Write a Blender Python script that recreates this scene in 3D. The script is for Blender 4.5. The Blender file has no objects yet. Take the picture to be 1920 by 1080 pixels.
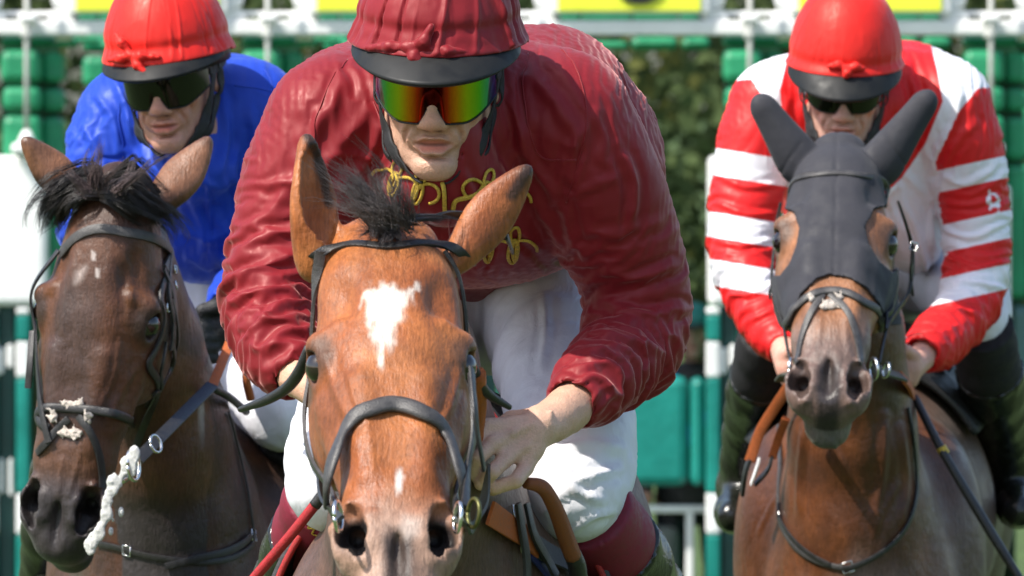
import bpy, math, random
import numpy as np
from mathutils import Vector, noise as mnoise
from mathutils.bvhtree import BVHTree

# ------------------------------------------------------------------ camera, sky, sun, exposure
FPX = 12150.0                     # focal length in pixels of a 1920 wide picture
CAMZ, HORY = 2.0, 190.0           # camera height, picture row of the horizon
R = math.radians
SC = bpy.context.scene
COL = SC.collection
cd = bpy.data.cameras.new('camera'); cam = bpy.data.objects.new('camera', cd); COL.objects.link(cam)
cam.location = (0, 0, CAMZ); cam.rotation_euler = (R(90), 0, 0)
cd.sensor_width = 36; cd.lens = FPX / 1920 * 36
cd.shift_y = -(540 - HORY) / 1920
cd.clip_start = 0.5; cd.clip_end = 2000
cd.dof.use_dof = True; cd.dof.focus_distance = 9.4; cd.dof.aperture_fstop = 13
SC.camera = cam

SUN_DIR = Vector((-0.52, -0.33, 0.79)).normalized()      # towards the sun
w = bpy.data.worlds.new('World'); SC.world = w; w.use_nodes = True
nt = w.node_tree; bg = nt.nodes['Background']
sk = nt.nodes.new('ShaderNodeTexSky'); sk.sky_type = 'NISHITA'; sk.sun_disc = False
sk.sun_elevation = math.asin(SUN_DIR.z); sk.sun_rotation = math.atan2(SUN_DIR.x, SUN_DIR.y)
sk.air_density = 1.0; sk.dust_density = 2.0; sk.ozone_density = 1.0
nt.links.new(sk.outputs[0], bg.inputs[0]); bg.inputs[1].default_value = 0.15
sd = bpy.data.lights.new('sun', 'SUN'); sd.energy = 4.3; sd.angle = R(0.6); sd.color = (1.0, 0.95, 0.87)
so = bpy.data.objects.new('sun', sd); COL.objects.link(so)
so.rotation_euler = SUN_DIR.to_track_quat('Z', 'Y').to_euler()
SC.view_settings.view_transform = 'Standard'; SC.view_settings.look = 'None'
SC.view_settings.gamma = 1; SC.view_settings.use_curve_mapping = False
SC.view_settings.exposure = 0.66
SC.cycles.use_denoising = True
SC.cycles.max_bounces = 8

# ------------------------------------------------------------------ helpers
V3 = lambda *a: np.array(a, float)
def P(px, py, Y):                 # the point at depth Y seen at (px, py) of the 1920 x 1080 photograph
    return np.array([(px - 960) * Y / FPX, Y, CAMZ - (py - HORY) * Y / FPX])
def proj(v):
    return 960 + v[:, 0] * FPX / v[:, 1], HORY + (CAMZ - v[:, 2]) * FPX / v[:, 1]
def unit(v):
    v = np.asarray(v, float); return v / np.linalg.norm(v)

def axis(lo, hi, fine, coarse):   # grid line positions, with finer steps inside the given intervals
    xs = [lo]
    while xs[-1] < hi:
        h = coarse
        for a, b, s in fine:
            if a - coarse * .8 <= xs[-1] <= b: h = min(h, s)
        xs.append(xs[-1] + h)
    return np.array(xs, np.float32)

class Field:
    """signed distance field on a rectilinear grid, sculpted from smooth blobs"""
    def __init__(s, X, Y, Z):
        s.ax = (X, Y, Z); s.F = np.full((len(X), len(Y), len(Z)), 1.0, np.float32)
    def _block(s, lo, hi):
        sl = []
        for a, l, h in zip(s.ax, lo, hi):
            i = max(0, np.searchsorted(a, l) - 2); j = min(len(a), np.searchsorted(a, h) + 2)
            if j <= i: return None
            sl.append(slice(i, j))
        return tuple(sl)
    def _coords(s, sl):
        return s.ax[0][sl[0]][:, None, None], s.ax[1][sl[1]][None, :, None], s.ax[2][sl[2]][None, None, :]
    def _mix(s, sl, d, k, sub):
        F = s.F[sl]
        if sub:
            d = -d
            if k <= 0: s.F[sl] = np.maximum(F, d); return
            h = np.maximum(k - np.abs(F - d), 0) / k
            s.F[sl] = np.maximum(F, d) + h * h * k * .25
        else:
            if k <= 0: s.F[sl] = np.minimum(F, d); return
            h = np.maximum(k - np.abs(F - d), 0) / k
            s.F[sl] = np.minimum(F, d) - h * h * k * .25
    def cap(s, a, b, ra, rb=None, k=.01, sub=False):       # tapered capsule
        a = np.asarray(a, np.float32); b = np.asarray(b, np.float32); rb = ra if rb is None else rb
        m = max(ra, rb) + k + .012
        sl = s._block(np.minimum(a, b) - m, np.maximum(a, b) + m)
        if sl is None: return
        x, y, z = s._coords(sl); ba = b - a; L = float(ba @ ba) + 1e-12
        t = np.clip(((x - a[0]) * ba[0] + (y - a[1]) * ba[1] + (z - a[2]) * ba[2]) / L, 0, 1)
        d = np.sqrt((x - a[0] - t * ba[0]) ** 2 + (y - a[1] - t * ba[1]) ** 2 + (z - a[2] - t * ba[2]) ** 2) - (ra + (rb - ra) * t)
        s._mix(sl, d, k, sub)
    def chain(s, pts, k=.01, sub=False):                   # [(x,y,z,r), ...]
        for p, q in zip(pts[:-1], pts[1:]): s.cap(p[:3], q[:3], p[3], q[3], k, sub)
    def ell(s, c, r, M=None, k=.01, sub=False, e=2.0):     # ellipsoid, rows of M are its axes
        c = np.asarray(c, np.float32); M = np.eye(3) if M is None else np.asarray(M)
        ext = np.sqrt(((M * np.asarray(r)[:, None]) ** 2).sum(0)) if e == 2 else np.abs(M * np.asarray(r)[:, None]).sum(0)
        m = k + .012
        sl = s._block(c - ext - m, c + ext + m)
        if sl is None: return
        x, y, z = s._coords(sl); x = x - c[0]; y = y - c[1]; z = z - c[2]
        u = [(x * M[i][0] + y * M[i][1] + z * M[i][2]) / r[i] for i in range(3)]
        if e == 2:
            k0 = np.sqrt(u[0] ** 2 + u[1] ** 2 + u[2] ** 2) + 1e-9
            k1 = np.sqrt((u[0] / r[0]) ** 2 + (u[1] / r[1]) ** 2 + (u[2] / r[2]) ** 2) + 1e-9
            d = k0 * (k0 - 1) / k1
        else:
            k0 = (np.abs(u[0]) ** e + np.abs(u[1]) ** e + np.abs(u[2]) ** e) ** (1 / e)
            d = (k0 - 1) * min(r)
        s._mix(sl, d.astype(np.float32), k, sub)
    def sweep(s, st, side, k=.01, sub=False, e=2.0):       # stations (point, half width along side, half depth)
        D = None; lo = np.full(3, 9e9); hi = -lo
        for p, a, b in st:
            p = np.asarray(p); m = max(a, b) + k + .02; lo = np.minimum(lo, p - m); hi = np.maximum(hi, p + m)
        sl = s._block(lo, hi)
        if sl is None: return
        x, y, z = s._coords(sl)
        for (p, a0, b0), (q, a1, b1) in zip(st[:-1], st[1:]):
            p = np.asarray(p, float); q = np.asarray(q, float); ax = q - p; L = np.linalg.norm(ax); ax /= L
            sd_ = unit(np.asarray(side) - ax * (np.asarray(side) @ ax)); n = np.cross(ax, sd_)
            X, Yc, Z = x - p[0], y - p[1], z - p[2]
            t = X * ax[0] + Yc * ax[1] + Z * ax[2]; tc = np.clip(t / L, 0, 1)
            ra = a0 + (a1 - a0) * tc; rb = b0 + (b1 - b0) * tc; rm = np.minimum(ra, rb)
            u = np.abs(X * sd_[0] + Yc * sd_[1] + Z * sd_[2]) / ra; v = np.abs(X * n[0] + Yc * n[1] + Z * n[2]) / rb
            wv = np.abs(t - tc * L) / rm
            if e == 2: q0 = np.sqrt(u * u + v * v + wv * wv)
            else: q0 = (u ** e + v ** e + wv ** e) ** (1 / e)
            d = ((q0 - 1) * rm).astype(np.float32)
            if D is None: D = d
            else:
                h = np.maximum(.02 - np.abs(D - d), 0) / .02; D = np.minimum(D, d) - h * h * .005
        s._mix(sl, D, k, sub)
    def cut(s, c, n):                                      # keep only the side the normal points away from
        n = unit(n); x, y, z = s.ax[0][:, None, None], s.ax[1][None, :, None], s.ax[2][None, None, :]
        s.F = np.maximum(s.F, ((x - c[0]) * n[0] + (y - c[1]) * n[1] + (z - c[2]) * n[2]).astype(np.float32))
    def mesh(s):                                           # naive surface nets
        F = s.F; X, Y, Z = s.ax; nx, ny, nz = F.shape
        I = F < 0
        cnt = np.zeros((nx - 1, ny - 1, nz - 1), np.uint8)
        for i in (0, 1):
            for j in (0, 1):
                for k in (0, 1): cnt += I[i:nx - 1 + i, j:ny - 1 + j, k:nz - 1 + k]
        act = (cnt > 0) & (cnt < 8)
        ci, cj, ck = np.nonzero(act)
        idx = np.full(act.shape, -1, np.int32); idx[ci, cj, ck] = np.arange(len(ci))
        acc = np.zeros((len(ci), 3)); n = np.zeros(len(ci))
        cor = {}
        for i in (0, 1):
            for j in (0, 1):
                for k in (0, 1): cor[i, j, k] = F[ci + i, cj + j, ck + k]
        base = [np.stack([X[ci], X[ci + 1]]), np.stack([Y[cj], Y[cj + 1]]), np.stack([Z[ck], Z[ck + 1]])]
        for a in range(3):
            o = [b for b in range(3) if b != a]
            for p in (0, 1):
                for q in (0, 1):
                    e0 = [0, 0, 0]; e0[o[0]] = p; e0[o[1]] = q; e1 = list(e0); e1[a] = 1
                    f0, f1 = cor[tuple(e0)], cor[tuple(e1)]
                    m = (f0 < 0) != (f1 < 0)
                    t = np.where(m, f0 / np.where(m, f0 - f1, 1), 0)
                    pt = np.zeros((len(ci), 3))
                    pt[:, a] = base[a][0] + t * (base[a][1] - base[a][0]); pt[:, o[0]] = base[o[0]][p]; pt[:, o[1]] = base[o[1]][q]
                    acc[m] += pt[m]; n[m] += 1
        V = acc / np.maximum(n, 1)[:, None]
        quads = []
        for a in range(3):
            sl0 = [slice(None)] * 3; sl1 = [slice(None)] * 3; sl0[a] = slice(0, -1); sl1[a] = slice(1, None)
            A, B = I[tuple(sl0)], I[tuple(sl1)]
            i, j, k = np.nonzero(A != B); inside = A[i, j, k]
            c = [i, j, k]; o = [(a + 1) % 3, (a + 2) % 3]
            ok = (c[o[0]] > 0) & (c[o[1]] > 0) & (c[o[0]] < act.shape[o[0]]) & (c[o[1]] < act.shape[o[1]])
            c = [q[ok] for q in c]; inside = inside[ok]
            def at(d0, d1):
                cc = list(c); cc[o[0]] = cc[o[0]] - d0; cc[o[1]] = cc[o[1]] - d1; return idx[cc[0], cc[1], cc[2]]
            q = np.stack([at(1, 1), at(0, 1), at(0, 0), at(1, 0)], 1)
            q[~inside] = q[~inside][:, ::-1]
            quads.append(q)
        Q = np.concatenate(quads); Q = Q[(Q >= 0).all(1)]
        return V, Q

def vnormals(V, Q):
    n = np.cross(V[Q[:, 2]] - V[Q[:, 0]], V[Q[:, 3]] - V[Q[:, 1]])
    N = np.zeros_like(V)
    for c in range(4): np.add.at(N, Q[:, c], n)
    return N / (np.linalg.norm(N, axis=1, keepdims=True) + 1e-12)
def relax(V, Q, it=1, lam=.5):
    for _ in range(it):
        S = np.zeros_like(V); c = np.zeros(len(V))
        for a in range(4):
            i, j = Q[:, a], Q[:, (a + 1) % 4]
            np.add.at(S, i, V[j]); np.add.at(S, j, V[i]); np.add.at(c, i, 1); np.add.at(c, j, 1)
        V = V + lam * (S / np.maximum(c, 1)[:, None] - V)
    return V

def link(name, me, parent=None, mat=None):
    o = bpy.data.objects.new(name, me); COL.objects.link(o)
    if parent is not None: o.parent = parent; o.matrix_parent_inverse = parent.matrix_basis.inverted()
    if mat is not None: me.materials.append(mat)
    return o
def npmesh(name, V, Q, parent=None, mat=None, smooth=True, attrs=None, col=None):
    V = np.asarray(V, np.float32); Q = np.asarray(Q, np.int32)
    me = bpy.data.meshes.new(name); nf, k = Q.shape
    me.vertices.add(len(V)); me.vertices.foreach_set('co', V.ravel())
    me.loops.add(nf * k); me.loops.foreach_set('vertex_index', Q.ravel())
    me.polygons.add(nf); me.polygons.foreach_set('loop_start', np.arange(0, nf * k, k, dtype=np.int32))
    me.update(calc_edges=True)
    if smooth: me.polygons.foreach_set('use_smooth', np.ones(nf, bool))
    for an, av in (attrs or {}).items():
        at = me.attributes.new(an, 'FLOAT', 'POINT'); at.data.foreach_set('value', np.asarray(av, np.float32))
    if col is not None:
        at = me.color_attributes.new('Col', 'FLOAT_COLOR', 'POINT')
        c4 = np.ones((len(V), 4), np.float32); c4[:, :3] = col; at.data.foreach_set('color', c4.ravel())
    me.validate(); me.update()
    return link(name, me, parent, mat)
def pymesh(name, verts, faces, parent=None, mat=None, smooth=False):
    me = bpy.data.meshes.new(name); me.from_pydata([tuple(map(float, v)) for v in verts], [], faces); me.update()
    if smooth: me.polygons.foreach_set('use_smooth', [True] * len(me.polygons))
    return link(name, me, parent, mat)
def bevel(o, wd=.005, seg=2):
    m = o.modifiers.new('bevel', 'BEVEL'); m.width = wd; m.segments = seg; m.limit_method = 'ANGLE'; m.harden_normals = False
    return o
def box(name, lo, hi, parent=None, mat=None, bv=0):
    x0, y0, z0 = lo; x1, y1, z1 = hi
    v = [(x0, y0, z0), (x1, y0, z0), (x1, y1, z0), (x0, y1, z0), (x0, y0, z1), (x1, y0, z1), (x1, y1, z1), (x0, y1, z1)]
    f = [(0, 3, 2, 1), (4, 5, 6, 7), (0, 1, 5, 4), (1, 2, 6, 5), (2, 3, 7, 6), (3, 0, 4, 7)]
    o = pymesh(name, v, f, parent, mat)
    if bv: bevel(o, bv)
    return o
def thing(name, label, cat, loc=(0, 0, 0), group=None):
    o = bpy.data.objects.new(name, None); COL.objects.link(o); o.location = [float(c) for c in loc]; o.empty_display_size = .1
    return tag(o, label, cat, group)
def tag(o, label=None, cat=None, group=None, kind=None):
    if label: o['label'] = label
    if cat: o['category'] = cat
    if group: o['group'] = group
    if kind: o['kind'] = kind
    return o
def spline(pts, n):               # Catmull-Rom resampling, any dimension
    p = np.asarray(pts, float)
    if len(p) == 2: return p[0] + (p[1] - p[0]) * np.linspace(0, 1, n)[:, None]
    q = np.vstack([2 * p[0] - p[1], p, 2 * p[-1] - p[-2]]); m = len(p) - 1
    t = np.linspace(0, m, n); i = np.minimum(t.astype(int), m - 1); f = (t - i)[:, None]
    a, b, c, d = q[i], q[i + 1], q[i + 2], q[i + 3]
    return .5 * (2 * b + (c - a) * f + (2 * a - 5 * b + 4 * c - d) * f ** 2 + (3 * b - a - 3 * c + d) * f ** 3)
def tube_geo(pts, rad, nrm=None, flat=1.0, sides=8, e=2.0):
    p = np.asarray(pts, float); n = len(p); rad = np.broadcast_to(np.asarray(rad, float), (n,))
    T = np.gradient(p, axis=0); T /= np.linalg.norm(T, axis=1, keepdims=True) + 1e-12
    if nrm is None:
        nrm = np.zeros_like(p); u = unit(np.cross(T[0], [.13, .3, .95]))
        for i in range(n): u = unit(u - T[i] * (u @ T[i])); nrm[i] = u
    N = nrm - T * (nrm * T).sum(1, keepdims=True); N /= np.linalg.norm(N, axis=1, keepdims=True) + 1e-12
    B = np.cross(T, N)
    a = np.linspace(0, 2 * np.pi, sides, endpoint=False) + np.pi / sides
    ca, sa = np.cos(a), np.sin(a)
    ca = np.sign(ca) * np.abs(ca) ** (2 / e); sa = np.sign(sa) * np.abs(sa) ** (2 / e)
    V = p[:, None] + rad[:, None, None] * (B[:, None] * ca[None, :, None] + N[:, None] * sa[None, :, None] * flat)
    V = V.reshape(-1, 3); F = []
    for i in range(n - 1):
        for j in range(sides):
            k = (j + 1) % sides; F.append((i * sides + j, i * sides + k, (i + 1) * sides + k, (i + 1) * sides + j))
    F.append(tuple(range(sides))[::-1]); F.append(tuple((n - 1) * sides + j for j in range(sides)))
    return V, F
def tube(name, pts, rad, parent=None, mat=None, n=24, **kw):
    p = spline(pts, n); rad = rad if np.isscalar(rad) else spline(np.asarray(rad, float)[:, None], n)[:, 0]
    V, F = tube_geo(p, rad, **kw); return pymesh(name, V, F, parent, mat, True)
class Surf:
    """rays and nearest points on a finished mesh, for straps and hair that lie on it"""
    def __init__(s, *objs):
        v, f = [], []
        for o in objs:
            n = len(v); v += [x.co.copy() for x in o.data.vertices]; f += [[n + i for i in p.vertices] for p in o.data.polygons]
        s.t = BVHTree.FromPolygons(v, f)
    def at(s, p, off):
        if len(p) == 2:
            d = Vector(P(p[0], p[1], 1.0)) - Vector((0, 0, CAMZ)); h = s.t.ray_cast(Vector((0, 0, CAMZ)), d.normalized())
            if h[0] is None: return None
            return np.array(h[0]) + np.array(h[1]) * off, np.array(h[1])
        if len(p) == 3:                       # a point at its own depth, free of the surface
            q = P(*p); h = s.t.find_nearest(Vector(q)); return q, np.array(h[1])
        q = P(*p[:3]); h = s.t.find_nearest(Vector(q)); return np.array(h[0]) + np.array(h[1]) * off, np.array(h[1])   # 4: pulled on to it
def strap(name, surf, pts, wd, th, parent, mat, n=30, off=None, sides=8, e=7, snap=True, flat=False):
    off = th * .5 if off is None else off
    g = [surf.at(p, off) for p in pts]; g = [q for q in g if q]
    c = spline([q[0] for q in g], n); N = spline([q[1] for q in g], n)
    if flat: N = N * 0 + np.array([0, -1, .25])
    if snap:
        for i in range(n):
            h = surf.t.find_nearest(Vector(c[i]))
            if h[0] is not None and h[3] < .03:
                nn = np.array(h[1]); q = np.array(h[0])
                if (c[i] - q) @ nn < off: c[i] = q + nn * off
        for _ in range(max(1, n // 10) if e > 3 else 1): c[1:-1] = (c[:-2] + 2 * c[1:-1] + c[2:]) / 4; N[1:-1] = (N[:-2] + 2 * N[1:-1] + N[2:]) / 4
    V, F = tube_geo(c, wd * .5, N, th / wd, sides, e)
    o = pymesh(name, V, F, parent, mat, True)
    if e > 3: o.data.set_sharp_from_angle(angle=R(38))
    return o
def hair(name, guides, n, jit, r, parent, mat, seed=1, seg=7, spread=None):
    rng = np.random.default_rng(seed); G = np.array([spline(g, seg) for g in guides]); V, F = [], []
    m = len(G); nc = max(12, n // 16); cj = rng.normal(0, jit, (nc, 3)); ct = rng.random(nc); cl = .5 + .5 * rng.random(nc); cw = rng.normal(0, jit * .5, (nc, 3))
    for s_ in range(n):
        q = rng.integers(nc); t = np.clip(ct[q] + rng.normal(0, .012), 0, 1) * (m - 1); i = min(int(t), m - 2); f = t - i
        c = G[i] * (1 - f) + G[i + 1] * f
        ln = cl[q] * (.8 + .2 * rng.random()); c = c[0] + (spline(c, 30)[(np.linspace(0, ln, seg) * 29).astype(int)] - c[0])
        grow = np.linspace(.25, 1, seg)[:, None] ** 1.3
        wv = np.sin(np.linspace(0, 3.5, seg) + q)[:, None] * cw[q]
        c = c + (cj[q] + rng.normal(0, jit * .28, 3)) * grow + wv * grow + rng.normal(0, jit * .3, 3) * (1.05 - grow) + rng.normal(0, jit * .07, (seg, 3)) * grow
        rr = r * (.6 + .8 * rng.random()) * np.linspace(1, .12, seg)
        v, f_ = tube_geo(c, rr, sides=3); b = len(V) * 0 + sum(map(len, V)); V.append(v)
        F += [tuple(b + a for a in q) for q in f_[:-2]]
    return pymesh(name, np.vstack(V), F, parent, mat, True)
def inpoly_sd(px, py, poly):      # signed distance (negative inside) to a polygon in picture pixels
    poly = np.asarray(poly, float); d = np.full(len(px), 1e9); ins = np.zeros(len(px), bool)
    for (x0, y0), (x1, y1) in zip(poly, np.roll(poly, -1, 0)):
        ex, ey = x1 - x0, y1 - y0; t = np.clip(((px - x0) * ex + (py - y0) * ey) / (ex * ex + ey * ey + 1e-9), 0, 1)
        d = np.minimum(d, np.hypot(px - x0 - t * ex, py - y0 - t * ey))
        c = ((y0 > py) != (y1 > py)) & (px < (x1 - x0) * (py - y0) / (y1 - y0 + 1e-12) + x0); ins ^= c
    return np.where(ins, -d, d)
def line_d(px, py, pl):
    d = np.full(len(px), 1e9)
    for (x0, y0), (x1, y1) in zip(pl[:-1], pl[1:]):
        ex, ey = x1 - x0, y1 - y0; t = np.clip(((px - x0) * ex + (py - y0) * ey) / (ex * ex + ey * ey + 1e-9), 0, 1)
        d = np.minimum(d, np.hypot(px - x0 - t * ex, py - y0 - t * ey))
    return d
def folds(V, Q, strokes):         # cloth folds sculpted into the front of a garment: (points, width px, height mm)
    N = vnormals(V, Q); px, py = proj(V); D = np.zeros(len(V)); face = np.clip(-N[:, 1] * 2.5 + .35, 0, 1)
    for pl, wd, mm in strokes:
        xs = [p[0] for p in pl]; ys = [p[1] for p in pl]; m = wd * 3.2
        s = np.nonzero((px > min(xs) - m) & (px < max(xs) + m) & (py > min(ys) - m) & (py < max(ys) + m))[0]
        if len(s) == 0: continue
        d = line_d(px[s], py[s], spline(pl, max(len(pl) * 4, 6))) / wd
        # fade towards the ends
        e0 = np.hypot(px[s] - pl[0][0], py[s] - pl[0][1]); e1 = np.hypot(px[s] - pl[-1][0], py[s] - pl[-1][1])
        fd = np.clip(np.minimum(e0, e1) / (wd * 2.2), 0, 1) * .7 + .3
        D[s] += mm * .001 * fd * (1.25 * np.exp(-1.5 * np.abs(d) ** 1.35) - .45 * np.exp(-((d - 1.7) / .8) ** 2))
    return V + N * (D * face)[:, None]
def drape(V, Q, U, gu, g0, it=220, lo=.006, hi=.011, bend=.05, seed=1, amp=.003, nsc=13):
    # slack cloth relaxed against the body: edges want to be longer than the form beneath, so the cloth buckles into folds
    # U: unit pull direction per vertex, gu: slack across it, g0: slack in every direction
    N = vnormals(V, Q); n = len(V)
    e = np.concatenate([Q[:, [0, 1]], Q[:, [1, 2]], Q[:, [2, 3]], Q[:, [3, 0]]]); e.sort(1); e = np.unique(e[:, 0].astype(np.int64) * n + e[:, 1]); E = np.stack([e // n, e % n], 1); ne = len(E)
    D = np.concatenate([Q[:, [0, 2]], Q[:, [1, 3]]]); A = np.concatenate([E, D]); i, j = A[:, 0], A[:, 1]
    w_ = np.where(np.arange(len(A)) < ne, 1.0, .35)
    d0 = V[j] - V[i]; L0 = np.linalg.norm(d0, axis=1); dn = d0 / (L0[:, None] + 1e-12); um = (U[i] + U[j]) / 2
    L0 = L0 * (1 + (g0[i] + g0[j]) / 2 + (gu[i] + gu[j]) / 2 * (dn * um).sum(1) ** 2)
    cnt = np.bincount(i, w_, n) + np.bincount(j, w_, n); cE = np.bincount(E[:, 0], minlength=n) + np.bincount(E[:, 1], minlength=n)
    x = V + N * (amp * vnoise(V + .02 * vnoise(V, 9, seed + 3)[:, None], nsc, seed, 2))[:, None]; v = np.zeros_like(x)
    def scat(c):
        o = np.empty((n, 3))
        for a in range(3): o[:, a] = np.bincount(j, c[:, a], n) * -1 + np.bincount(i, c[:, a], n)
        return o
    for t in range(it):
        d = x[j] - x[i]; L = np.sqrt((d * d).sum(1)) + 1e-9; c = d * (w_ * .5 * (L - L0) / L)[:, None]
        st_ = scat(c) / cnt[:, None] * 1.5; v = v * .6 + st_; x = x + v
        if t % 2 == 0:
            y = np.empty((n, 3)); a_, b_ = E[:, 0], E[:, 1]
            for a in range(3): y[:, a] = (np.bincount(a_, x[b_, a], n) + np.bincount(b_, x[a_, a], n)) / cE
            x = x + bend * (y - x)
        r = x - V; s_ = (r * N).sum(1); tg = r - N * s_[:, None]; tl = np.linalg.norm(tg, axis=1)
        sc_ = np.clip(s_, -lo, hi); s_ = s_ + (sc_ - s_) * .5; tg *= np.minimum(1, .016 / (tl + 1e-9))[:, None]; x = V + N * s_[:, None] + tg
    return relax(x, Q, 1, .3)
def arm_dirs(V, N, arms, slack, g_arm, g0_arm, g_body, g0_body, udir=(1, 0, 0)):
    U = np.tile(np.asarray(udir, float), (len(V), 1)); gu = np.full(len(V), g_body, float); g0 = np.full(len(V), g0_body, float)
    for a in arms:
        p = np.array([P(*q[:3]) for q in a]); r = np.array([q[3] for q in a]); best = np.full(len(V), 9.); dr = np.zeros((len(V), 3)); tt = np.zeros(len(V)); m = len(p) - 1
        for k in range(m):
            b = p[k + 1] - p[k]; t = np.clip(((V - p[k]) @ b) / (b @ b), 0, 1); d = np.linalg.norm(V - p[k] - t[:, None] * b, axis=1) - (r[k] + (r[k + 1] - r[k]) * t)
            s = d < best; best = np.where(s, d, best); dr[s] = unit(b); tt = np.where(s, (k + t) / m, tt)
        w_ = sst(.03, .008, best) if 0 else (1 - sst(.008, .03, best)); w_ = w_ * sst(.05, .3, tt)
        U = U * (1 - w_)[:, None] + dr * w_[:, None]; mid = .65 + .6 * np.exp(-((tt - .6) / .25) ** 2)
        gu = gu * (1 - w_) + g_arm * mid * w_; g0 = g0 * (1 - w_) + g0_arm * w_
    U = U - N * (U * N).sum(1, keepdims=True); U /= np.linalg.norm(U, axis=1, keepdims=True) + 1e-9
    sl = np.clip(.95 + 1.3 * vnoise(V, 5, 21, 2), .12, 1.9); return U, gu * sl * slack, g0 * sl * slack
def auto_folds(n, poly, ang, seed, ln=(40, 110), wd=(4, 9), mm=(2.5, 5.5)):
    # many short creases inside a picture region, running along the pull of the cloth
    rng = np.random.default_rng(seed); a = np.asarray(poly, float); out = []
    while len(out) < n:
        q = a.min(0) + rng.random(2) * (a.max(0) - a.min(0))
        if inpoly_sd(q[:1], q[1:], poly)[0] > 0: continue
        th = ang(*q) + rng.normal(0, .22); L = rng.uniform(*ln) / 2; w_ = rng.uniform(*wd); c = rng.normal(0, .18) * L; d = np.array([math.cos(th), math.sin(th)]); m = np.array([-d[1], d[0]])
        out.append(([tuple(q - d * L), tuple(q + m * c), tuple(q + d * L)], w_, rng.uniform(*mm) * (1 if rng.random() < .8 else -.8)))
    return out
def vnoise(V, sc, seed=0, octv=2):      # cheap vectorised value noise, -1..1
    rng = np.random.default_rng(seed + 11); T = rng.random((32, 32, 32)).astype(np.float32) * 2 - 1
    out = np.zeros(len(V)); amp = 1.0; tot = 0
    for o in range(octv):
        p = V * np.asarray(sc) * (2 ** o) + 100.37 * (o + 1); i = np.floor(p).astype(int); f = p - i; f = f * f * (3 - 2 * f)
        acc = 0
        for a in (0, 1):
            for b in (0, 1):
                for c in (0, 1):
                    wt = (f[:, 0] if a else 1 - f[:, 0]) * (f[:, 1] if b else 1 - f[:, 1]) * (f[:, 2] if c else 1 - f[:, 2])
                    acc = acc + wt * T[(i[:, 0] + a) % 32, (i[:, 1] + b) % 32, (i[:, 2] + c) % 32]
        out += acc * amp; tot += amp; amp *= .5
    return out / tot
def lerp(c0, c1, t): return np.asarray(c0) * (1 - t[:, None]) + np.asarray(c1) * t[:, None]
def sst(a, b, x): t = np.clip((x - a) / (b - a), 0, 1); return t * t * (3 - 2 * t)

# ------------------------------------------------------------------ materials
def mat(name, col=(.5, .5, .5), rough=.5, **kw):
    m = bpy.data.materials.new(name); m.use_nodes = True; b = m.node_tree.nodes['Principled BSDF']
    b.inputs['Base Color'].default_value = (*col, 1); b.inputs['Roughness'].default_value = rough
    for k, v in kw.items():
        n = {'metal': 'Metallic', 'spec': 'Specular IOR Level', 'sheen': 'Sheen Weight', 'coat': 'Coat Weight', 'coatr': 'Coat Roughness',
             'sss': 'Subsurface Weight', 'alpha': 'Alpha', 'trans': 'Transmission Weight'}.get(k)
        if n: b.inputs[n].default_value = v
    if 'tint' in kw: b.inputs['Specular Tint'].default_value = (*kw['tint'], 1)
    if 'sssr' in kw: b.inputs['Subsurface Radius'].default_value = kw['sssr']; b.inputs['Subsurface Scale'].default_value = 1.0
    return m
def nodes(m): return m.node_tree.nodes, m.node_tree.links, m.node_tree.nodes['Principled BSDF']
def nz(m, scale, detail=3, rough=.55, vec=None, stretch=None, dist=0):
    N, L, b = nodes(m); t = N.new('ShaderNodeTexNoise'); t.inputs['Scale'].default_value = scale
    t.inputs['Detail'].default_value = detail; t.inputs['Roughness'].default_value = rough; t.inputs['Distortion'].default_value = dist
    tc = N.new('ShaderNodeTexCoord'); mp = N.new('ShaderNodeMapping'); mp.inputs['Scale'].default_value = stretch or (1, 1, 1)
    L.new(tc.outputs['Object'], mp.inputs[0]); L.new(mp.outputs[0], t.inputs[0]); return t
def bump(m, hs, dist=.01, strength=1.0):       # hs: list of (node, weight)
    N, L, b = nodes(m); prev = None
    for n, wgt in hs:
        bp = N.new('ShaderNodeBump'); bp.inputs['Distance'].default_value = dist * wgt; bp.inputs['Strength'].default_value = strength
        L.new(n.outputs[0], bp.inputs['Height'])
        if prev: L.new(prev.outputs[0], bp.inputs['Normal'])
        prev = bp
    L.new(prev.outputs[0], b.inputs['Normal'])
def mul(m, src, n, lo, hi):                    # colour socket * (lo..hi by the noise node)
    N, L, b = nodes(m); mr = N.new('ShaderNodeMapRange'); mr.inputs['From Min'].default_value = .3; mr.inputs['From Max'].default_value = .7
    mr.inputs['To Min'].default_value = lo; mr.inputs['To Max'].default_value = hi; L.new(n.outputs[0], mr.inputs[0])
    vm = N.new('ShaderNodeVectorMath'); vm.operation = 'SCALE'; L.new(src, vm.inputs[0]); L.new(mr.outputs[0], vm.inputs['Scale']); return vm.outputs[0]
def rgh(m, n, lo, hi):
    N, L, b = nodes(m); mr = N.new('ShaderNodeMapRange'); mr.inputs['From Min'].default_value = .3; mr.inputs['From Max'].default_value = .7
    mr.inputs['To Min'].default_value = lo; mr.inputs['To Max'].default_value = hi; L.new(n.outputs[0], mr.inputs[0]); L.new(mr.outputs[0], b.inputs['Roughness'])
def colattr(m):
    N, L, b = nodes(m); a = N.new('ShaderNodeVertexColor'); a.layer_name = 'Col'; return a.outputs[0]
def rgbn(m, c):
    N, L, b = nodes(m); a = N.new('ShaderNodeRGB'); a.outputs[0].default_value = (*c, 1); return a.outputs[0]
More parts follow.
